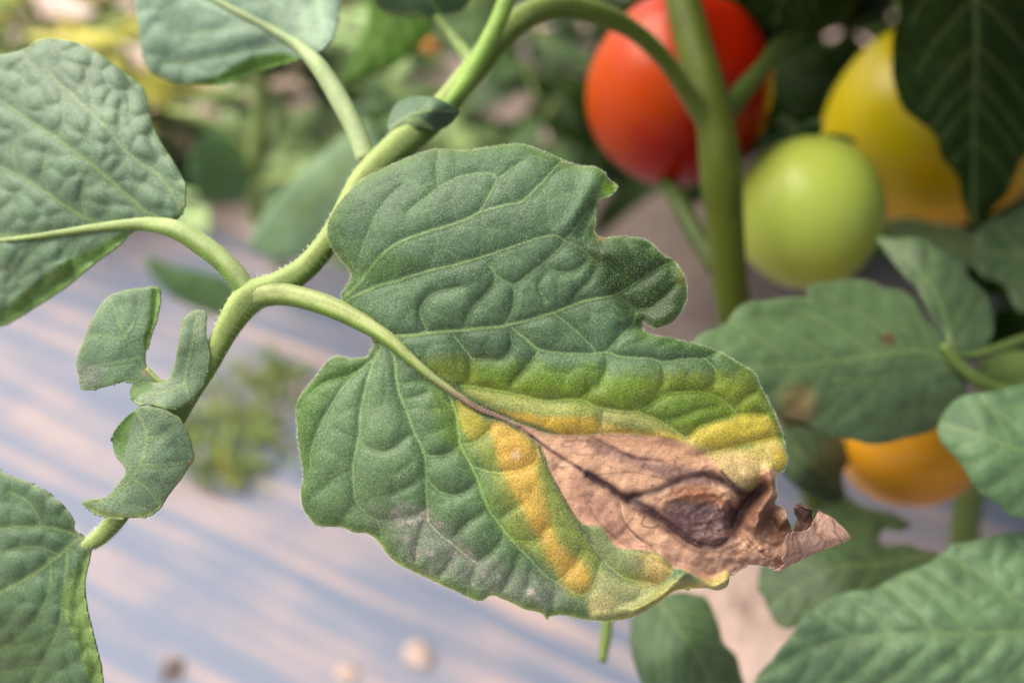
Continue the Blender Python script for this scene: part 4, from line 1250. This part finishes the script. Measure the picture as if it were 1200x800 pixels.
def hero_paint(g, X, Y, SD, C, vm, wx, wy, h):
    gw = g
    n1 = fbm(X, Y, 30, 301)
    n2 = fbm(X, Y, 9, 302, 3)
    n3 = fbm(X, Y, 4, 303, 2)

    def area(poly, f, jag=4.0):
        sd = g.sdf(cr(poly, 4, True), 80)
        return smooth(-f, f, sd + jag * n1 * 1.5 + jag * 0.5 * n2)

    def near(pts, w, taper=None):
        D, T = g.line_dist(cr(pts, 5), 5 * w)
        ww = w if taper is None else w * (1 - taper * T)
        return np.exp(-(D / ww) ** 2), T
    # lower half paler, sage towards its margin
    C = lay(C, np.array([0.090, 0.155, 0.055]) * 1.0, 0.75 * area([(440, 410), (470, 430), (520, 470), (560, 540), (600, 620), (680, 700), (640, 730), (480, 690), (350, 620), (345, 480), (400, 420)], 16))
    C = lay(C, np.array([0.125, 0.165, 0.085]), 0.7 * area([(430, 600), (500, 600), (560, 640), (640, 670), (720, 700), (720, 735), (560, 710), (440, 650)], 18, 8))
    # deeper, slightly yellower green patches; shade of turned-away edges painted in as well
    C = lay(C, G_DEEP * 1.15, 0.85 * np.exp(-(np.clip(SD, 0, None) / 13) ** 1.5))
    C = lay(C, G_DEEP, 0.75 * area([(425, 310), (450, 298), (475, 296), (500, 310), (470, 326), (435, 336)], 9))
    C = lay(C, G_DEEP * 1.35, 0.8 * area([(350, 480), (365, 447), (390, 420), (412, 424), (420, 434), (395, 452), (375, 485), (365, 520), (358, 560), (350, 520)], 6, 2))  # left edge faces away; its shade is painted in
    C = lay(C, G_DEEP * 0.6, 1.0 * area([(672, 300), (690, 282), (760, 285), (805, 330), (790, 378), (740, 372), (700, 335), (680, 300)], 14))  # darker pigment plus shade of the lobe's facing, in one colour
    # green to yellow-green on the far half
    C = lay(C, YGR * 0.85, 0.9 * area([(500, 428), (540, 424), (580, 434), (640, 434), (700, 440), (760, 440), (830, 436), (880, 442), (905, 480), (918, 520), (880, 530), (800, 512), (720, 490), (640, 476), (560, 470), (520, 446)], 17, 8))
    C = lay(C, np.array([0.10, 0.19, 0.006]), 0.6 * area([(560, 430), (700, 432), (760, 450), (740, 478), (690, 465), (600, 458)], 10, 6))
    C = lay(C, np.array([0.09, 0.17, 0.012]), 0.7 * area([(780, 462), (830, 462), (860, 480), (815, 497), (770, 492), (752, 480)], 8, 4))
    C = lay(C, np.array([0.40, 0.31, 0.025]), 0.9 * area([(812, 505), (850, 492), (890, 487), (905, 500), (908, 514), (870, 524), (830, 532), (808, 520)], 6, 3))
    C = lay(C, np.array([0.42, 0.33, 0.08]), 0.9 * area([(765, 505), (810, 516), (850, 528), (912, 516), (924, 540), (905, 556), (890, 560), (876, 577), (850, 562), (838, 545), (805, 522)], 6, 3))
    C = lay(C, np.array([0.48, 0.33, 0.15]), 0.75 * area([(840, 535), (880, 532), (900, 545), (885, 560), (872, 575), (850, 560)], 8, 3))
    C = lay(C, np.array([0.50, 0.34, 0.02]), 0.8 * area([(908, 525), (924, 535), (922, 548), (910, 548)], 4, 1))
    # swollen yellow roll along the upper limit of the dead patch
    C = lay(C, np.array([0.24, 0.26, 0.05]), 0.85 * area([(545, 454), (600, 462), (650, 471), (700, 480), (704, 504), (690, 508), (640, 500), (590, 480), (560, 470)], 5, 2))
    C = lay(C, YEL, 0.95 * area([(565, 474), (600, 482), (650, 488), (698, 492), (702, 504), (680, 510), (640, 503), (600, 490)], 5, 3))
    C = lay(C, np.array([0.27, 0.27, 0.07]), 0.8 * area([(706, 480), (745, 484), (790, 502), (765, 506), (706, 500)], 5, 2))
    C = lay(C, np.array([0.50, 0.36, 0.06]), 0.85 * area([(706, 496), (735, 502), (780, 506), (800, 516), (760, 512), (707, 508)], 4, 2))
    # yellow trail on the lower half
    C = lay(C, np.array([0.14, 0.235, 0.022]), 0.55 * area([(505, 450), (540, 480), (560, 540), (590, 600), (640, 650), (600, 632), (570, 595), (548, 545), (520, 520)], 10, 4))
    C = lay(C, np.array([0.22, 0.255, 0.035]), 0.75 * area([(536, 468), (575, 490), (630, 525), (650, 565), (675, 610), (700, 655), (705, 690), (670, 696), (640, 660), (608, 640), (590, 600), (570, 555), (548, 520), (540, 495)], 9, 5))
    C = lay(C, np.array([0.36, 0.31, 0.03]), 0.85 * area([(538, 470), (556, 482), (576, 495), (574, 508), (555, 516), (542, 505)], 5, 3))
    C = lay(C, YEL, 0.92 * area([(572, 492), (600, 506), (622, 522), (630, 534), (622, 546), (600, 552), (585, 545), (580, 520), (572, 510)], 9, 5))
    C = lay(C, np.array([0.26, 0.265, 0.10]), 0.85 * area([(702, 665), (730, 678), (770, 684), (800, 672), (812, 684), (785, 696), (760, 708), (720, 722), (690, 722), (692, 690)], 8, 4))
    C = lay(C, np.array([0.42, 0.32, 0.12]), 0.55 * area([(692, 700), (715, 700), (710, 720), (690, 720)], 8, 4))
    # pale silvered patch near the lower margin
    sil = area([(465, 600), (500, 605), (540, 630), (560, 655), (600, 670), (650, 690), (650, 712), (600, 700), (540, 685), (500, 668), (470, 640)], 14, 8)
    C = lay(C, np.array([0.16, 0.185, 0.125]), 0.7 * sil)
    C = lay(C, np.array([0.36, 0.28, 0.24]), np.clip(sil * smooth(0.12, 0.45, n2 + 0.5 * n3) * 0.8 + 0.55 * sil * smooth(0.25, 0.7, vm), 0, 1) * 0.8)
    C = lay(C, np.array([0.06, 0.05, 0.045]), sil * smooth(0.62, 0.8, n2 + 0.4 * n3))
    C = lay(C, YEL * np.array([1.0, .95, 1.6]), 0.92 * area([(575, 496), (605, 508), (630, 530), (628, 555), (640, 600), (660, 640), (690, 670), (685, 690), (660, 676), (635, 640), (608, 590), (588, 545)], 10, 4))
    # spot with a pale centre
    r = np.hypot(X - 605, Y - 533)
    C = lay(C, (0.46, 0.22, 0.05), 0.5 * np.exp(-(r / 10) ** 4))
    C = lay(C, (0.55, 0.37, 0.2), 0.85 * np.exp(-(r / 5.5) ** 4))
    # dead tissue
    br = area(BROWN, 2.0, 1.6)
    tan_ = np.array([0.58, 0.34, 0.20])[None, None] * (1 + 0.16 * n1 + 0.10 * n2 + 0.06 * n3)[..., None]
    C = C * (1 - br[..., None]) + tan_ * br[..., None]
    C = lay(C, np.array([0.55, 0.30, 0.15]), br * 0.6 * area([(690, 512), (760, 514), (810, 528), (840, 552), (800, 540), (740, 524)], 8))
    C = lay(C, np.array([0.30, 0.15, 0.105]), br * 0.7 * area([(672, 560), (690, 570), (720, 600), (750, 640), (770, 650), (715, 632), (692, 612), (675, 600)], 12))
    C = lay(C, np.array([0.26, 0.15, 0.10]), br * 0.9 * area([(760, 640), (800, 648), (860, 645), (950, 640), (940, 670), (870, 676), (820, 678), (785, 662)], 14))
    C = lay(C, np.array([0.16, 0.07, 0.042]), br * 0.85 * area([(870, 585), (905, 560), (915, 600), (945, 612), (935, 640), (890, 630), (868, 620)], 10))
    C = lay(C, np.array([0.22, 0.125, 0.10]), br * 0.85 * area([(690, 515), (720, 525), (760, 538), (800, 548), (845, 556), (868, 575), (840, 570), (800, 566), (760, 552), (700, 530)], 6))
    ex, ey = (X - 822) / 42.0, (Y - 606 - 0.10 * (X - 822)) / 27.0
    er = np.hypot(ex, ey) + 0.10 * n2 + 0.16 * n1
    C = lay(C, np.array([0.27, 0.14, 0.085]), 0.85 * smooth(1.45, 1.05, er) * br)
    C = lay(C, np.array([0.105, 0.058, 0.052]), 0.92 * smooth(1.02, 0.86, er))
    C = lay(C, np.array([0.21, 0.14, 0.13]), np.clip(0.6 * smooth(0.85, 0.3, er) * smooth(-0.2, 0.5, n3 + n2), 0, 1))
    C = lay(C, DARK, 0.8 * np.exp(-((er - 0.98) / 0.10) ** 2))
    C = lay(C, np.array([0.32, 0.13, 0.05]), 0.7 * area([(785, 574), (810, 568), (840, 578), (852, 594), (830, 590), (800, 584)], 5, 2))
    ring = np.cos(er * 19 + 5.0 * n1 + 2.0 * n2)
    C = lay(C, DARK * 0.8, br * 0.30 * smooth(0.85, 0.98, ring) * smooth(1.5, 1.25, er) * smooth(0.25, 0.5, er))
    # dark lines and the eye
    for pts, w, s in [([(560, 479), (590, 491), (612, 503), (645, 527), (680, 549), (715, 571), (737, 586)], 2.6, .85), ([(690, 556), (715, 572), (737, 587), (762, 600), (790, 620), (815, 636), (842, 640), (858, 628)], 7.5, 1.0),
                      ([(735, 583), (768, 576), (795, 565), (825, 556), (845, 562), (870, 578)], 6.0, .95), ([(742, 580), (752, 592), (765, 596)], 6, .8), ([(632, 522), (642, 552), (660, 583), (676, 610), (688, 630), (706, 655)], 1.8, .8),
                      ([(845, 552), (858, 566), (872, 577), (884, 577)], 2.2, .9), ([(726, 592), (731, 610), (746, 628), (764, 640)], 1.2, .7), ([(756, 604), (752, 614), (762, 618), (772, 616)], 1.2, .6),
                      ([(690, 511), (700, 515), (718, 524), (745, 536), (776, 540)], 2.2, .55), ([(704, 482), (704, 495), (706, 508)], 1.8, .6), ([(700, 556), (740, 553), (775, 560), (795, 566)], .9, .5),
                      ([(692, 595), (705, 615), (735, 640), (762, 650), (785, 662)], 1.4, .45), ([(877, 632), (897, 650), (915, 652), (926, 638), (922, 622)], 1.3, .6), ([(868, 628), (880, 642), (900, 648)], 1.0, .5)]:
        k, T = near(pts, w)
        C = lay(C, DARK * 0.7, np.clip(k * s * (1 + 0.5 * n2), 0, 1))
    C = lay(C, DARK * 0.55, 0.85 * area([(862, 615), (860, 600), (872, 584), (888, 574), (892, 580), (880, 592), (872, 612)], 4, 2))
    C = lay(C, np.array([0.15, 0.08, 0.055]), br * 0.75 * smooth(850, 885, X) * smooth(-0.1, 0.5, fbm(X, Y, 26, 340)))
    # threads of dead veins, speckle
    th_ = np.abs(fbm(X * 0.9 + 0.5 * Y, Y * 1.2, 52, 333, 3))
    C = lay(C, DARK * 1.5, br * np.exp(-(th_ / 0.022) ** 2) * 0.45)
    sc_ = fbm(X * 1.6 - Y, Y * 0.7 + X * .4, 7, 336, 3)
    C = lay(C, np.array([0.24, 0.16, 0.15]), 0.7 * smooth(0.95, 0.6, er) * smooth(0.15, 0.5, sc_))
    C = lay(C, DARK * 1.2, br * smooth(0.42, 0.7, n3 + 0.35 * n2) * 0.6)
    # blister of green and yellow inside the dead patch
    bl = area([(692, 617), (706, 619), (716, 636), (728, 643), (754, 646), (774, 651), (788, 666), (778, 681), (758, 686), (740, 682), (724, 671), (706, 652), (694, 635)], 3, 2)
    C = lay(C, np.array([0.20, 0.235, 0.085]), 0.9 * bl)
    C = lay(C, np.array([0.46, 0.31, 0.09]), 0.8 * bl * smooth(730, 768, X + 10 * n1))
    C = lay(C, np.array([0.22, 0.26, 0.02]), 0.7 * bl * smooth(664, 680, Y + 8 * n1) * smooth(765, 735, X))
    C = lay(C, C * 1.35 + np.array([0.045, 0.06, 0.02]), np.clip(vm, 0, 1) * 0.9 * (1 - br))
    # margin: pale green rim, yellow along the lower right
    rimk = np.exp(-np.clip(SD, 0, None) / 2.2)
    C = lay(C, np.array([0.17, 0.24, 0.05]), 0.6 * rimk * (1 - br))
    C = lay(C, np.array([0.26, 0.33, 0.05]), 0.75 * np.exp(-(np.clip(SD, 0, None) / 3.0) ** 2) * smooth(590, 640, Y) * (1 - br))
    yl = np.exp(-np.clip(SD, 0, None) / 4.5) * smooth(690, 760, X) * smooth(660, 690, Y) * smooth(858, 840, X)
    C = lay(C, np.array([0.48, 0.33, 0.02]), 0.9 * yl)
    C = lay(C, np.array([0.42, 0.33, 0.10]), 0.8 * area([(815, 682), (835, 678), (852, 668), (852, 688), (830, 692)], 4, 2))
    C = lay(C, np.array([0.17, 0.30, 0.02]), 0.9 * smooth(15, 8, np.hypot(X - 716, Y - 219)))
    C = lay(C, np.array([0.20, 0.20, 0.02]), 0.4 * np.exp(-((np.hypot(X - 799, Y - 326) / 9) ** 2)))
    C = lay(C, np.array([0.34, 0.12, 0.05]), 0.8 * np.exp(-((np.hypot(X - 704, Y - 278) / 4) ** 2)))
    C = lay(C, np.array([0.25, 0.18, 0.05]), 0.5 * np.exp(-np.clip(SD, 0, None) / 2.0) * smooth(0.2, 0.6, n1))
    dry = np.clip(br * (1 - bl), 0, 1)
    return C, dry


HERO_CTRL = [(400, 350, .1440), (400, 255, .1430), (500, 176, .1436), (600, 170, .1434), (700, 205, .1424), (800, 330, .1412), (750, 380, .1414), (888, 445, .1420), (922, 540, .1412), (560, 478, .1412), (600, 300, .1392),
             (470, 260, .1402), (450, 540, .1376), (420, 620, .1396), (640, 725, .1384), (352, 520, .1416), (400, 418, .1424), (930, 640, .1402), (850, 690, .1392), (700, 560, .1400), (740, 460, .1396), (560, 600, .1374), (780, 720, .139)]
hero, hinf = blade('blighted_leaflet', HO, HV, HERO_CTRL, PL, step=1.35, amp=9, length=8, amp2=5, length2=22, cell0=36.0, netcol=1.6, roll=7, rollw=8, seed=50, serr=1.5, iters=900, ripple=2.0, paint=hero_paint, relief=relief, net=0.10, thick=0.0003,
                   ampf=lambda X, Y: 1 - 0.62 * smooth(380, 300, Y + 0.25 * (X - 500)) * smooth(720, 640, X) - 0.3 * smooth(520, 420, X) * smooth(420, 480, Y) - 0.4 * smooth(60, 30, np.abs((X - 640) * 0.83 - (Y - 590) * 0.55)) * smooth(480, 520, Y) * smooth(760, 700, X))
hero['label'] = 'large leaflet blotched green, yellow and tan with a dark brown sunken eye'


# midrib laid on the blade
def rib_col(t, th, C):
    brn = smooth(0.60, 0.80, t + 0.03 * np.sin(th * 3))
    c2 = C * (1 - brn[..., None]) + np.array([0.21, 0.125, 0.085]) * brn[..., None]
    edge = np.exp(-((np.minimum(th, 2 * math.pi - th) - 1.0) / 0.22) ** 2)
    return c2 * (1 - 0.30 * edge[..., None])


mp_ = np.array(MID, float)
md = []
for x, y in mp_:
    md.append(min(hinf['surf'](x + a_, y + b_) for a_ in (-4, 0, 4) for b_ in (-4, 0, 4)) if x > 440 else None)
for i, (x, y) in enumerate(mp_):
    if md[i] is None:
        md[i] = np.interp(x, [290, 345, 385, 425, 455], [.1486, .1474, .1452, .1432, md[5]])
md = np.array(md)
md[6:-1] = (md[5:-2] + 2 * md[6:-1] + md[7:]) / 4
mr_ = np.array([14, 13.5, 13, 12.5, 11, 9, 7.0, 5.6, 4.4, 3.2, 2.0, 0.8])
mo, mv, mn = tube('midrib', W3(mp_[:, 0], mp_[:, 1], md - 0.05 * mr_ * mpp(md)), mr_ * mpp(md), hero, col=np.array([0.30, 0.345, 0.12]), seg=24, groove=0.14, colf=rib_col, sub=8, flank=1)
hairs('midrib_hair', mv, mn, 2600, .0002, .00055, .000022, hero, 6, 0.4)
live = hinf['dry'] < 0.4
hairs('leaf_hair', hinf['P'][live], hinf['n'][live], 60000, .00015, .00045, .000026, hero, 7, 0.9)
rimm = (hinf['sd'] < 1.6)
hairs('margin_hair', hinf['P'][rimm], hinf['n'][rimm], 9000, .0002, .0006, .000026, hero, 9, 1.6)

# rolled dry tip: a ragged cone of dead blade
nt_, na = 60, 90
t = np.linspace(0, 1, nt_)[:, None]
q01 = np.linspace(0, 1, na)[None, :]
a_hi = 0.15 + 1.9 * smooth(0.30, 0.55, t) + 0.12 * fbm(t * 40, t * 0 + 2, 4, 90)
a_lo = -4.75 + 0.9 * np.exp(-((t - 0.37) / 0.045) ** 2) + 0.15 * fbm(t * 40, t * 0 + 5, 5, 96)
a = a_hi + (a_lo - a_hi) * q01
ax = np.array([[926, 629], [942, 627], [962, 623], [980, 625], [997, 629]], float)
axp = cr(ax, 15)
axp = axp[np.linspace(0, len(axp) - 1, nt_).astype(int)]
Rr = (37 * (1 - t) ** 0.75 + 1.5) * (1 + 0.16 * fbm(t * 9 + 0 * a, a * 1.4, 1.6, 92) + 0.06 * fbm(t * 30 + 0 * a, a * 5, 1.6, 93)) * (1 - 0.10 * np.clip(np.cos(a), 0, 1))
lft = (1 - t) ** 2
CX = axp[:, 0:1] + lft * (9 * fbm(a * 3, a * 0 + 3.0, 1.0, 91) - 14 * np.clip(-np.sin(a), 0, 1) + 8 * np.clip(np.sin(a), 0, 1))
CY = axp[:, 1:2] - Rr * np.sin(a)
CD = .1398 - 0.62 * Rr * np.cos(a) * mpp(.14) - 0.0010 * t
Pc = W3(CX, CY, CD)
ff = []
for i in range(nt_ - 1):
    for j in range(na - 1):
        ff.append((i * na + j, i * na + j + 1, (i + 1) * na + j + 1, (i + 1) * na + j))
n2 = fbm(t * 60 + 0 * a, a * 12, 8, 95, 4)
Cc = np.array([0.44, 0.27, 0.185])[None, None] * (1 + 0.35 * n2)[..., None]
Cc = lay(Cc, np.array([0.26, 0.14, 0.09]), smooth(0.35, 0.0, t + 0 * a) * 0.6)
Cc = lay(Cc, np.array([0.10, 0.052, 0.036]), smooth(-2.4, -3.2, a) * 0.9)  # inner back wall: dark dead tissue, deepened to paint in the hollow's shade
Cc = lay(Cc, np.array([0.14, 0.075, 0.05]), np.exp(-((a - a_hi) / 0.22) ** 2) * smooth(0.5, 0.2, t + 0 * a) * 0.7)
vl = np.exp(-((((t * 3.2 + 0.35 * np.sin(a * 1.3) + 0.2 * n2) % 1) - 0.5) / 0.05) ** 2) + np.exp(-((((a * 0.9 + 1.2 * t + 0.3 * n2) % 1) - 0.5) / 0.05) ** 2) * 0.6
Cc = lay(Cc, DARK * 1.3, np.clip(vl, 0, 1) * 0.65)
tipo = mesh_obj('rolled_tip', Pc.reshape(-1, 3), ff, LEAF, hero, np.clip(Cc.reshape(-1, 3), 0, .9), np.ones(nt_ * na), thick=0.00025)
tipo['label'] = 'dry tan leaf tip rolled into a ragged cone'
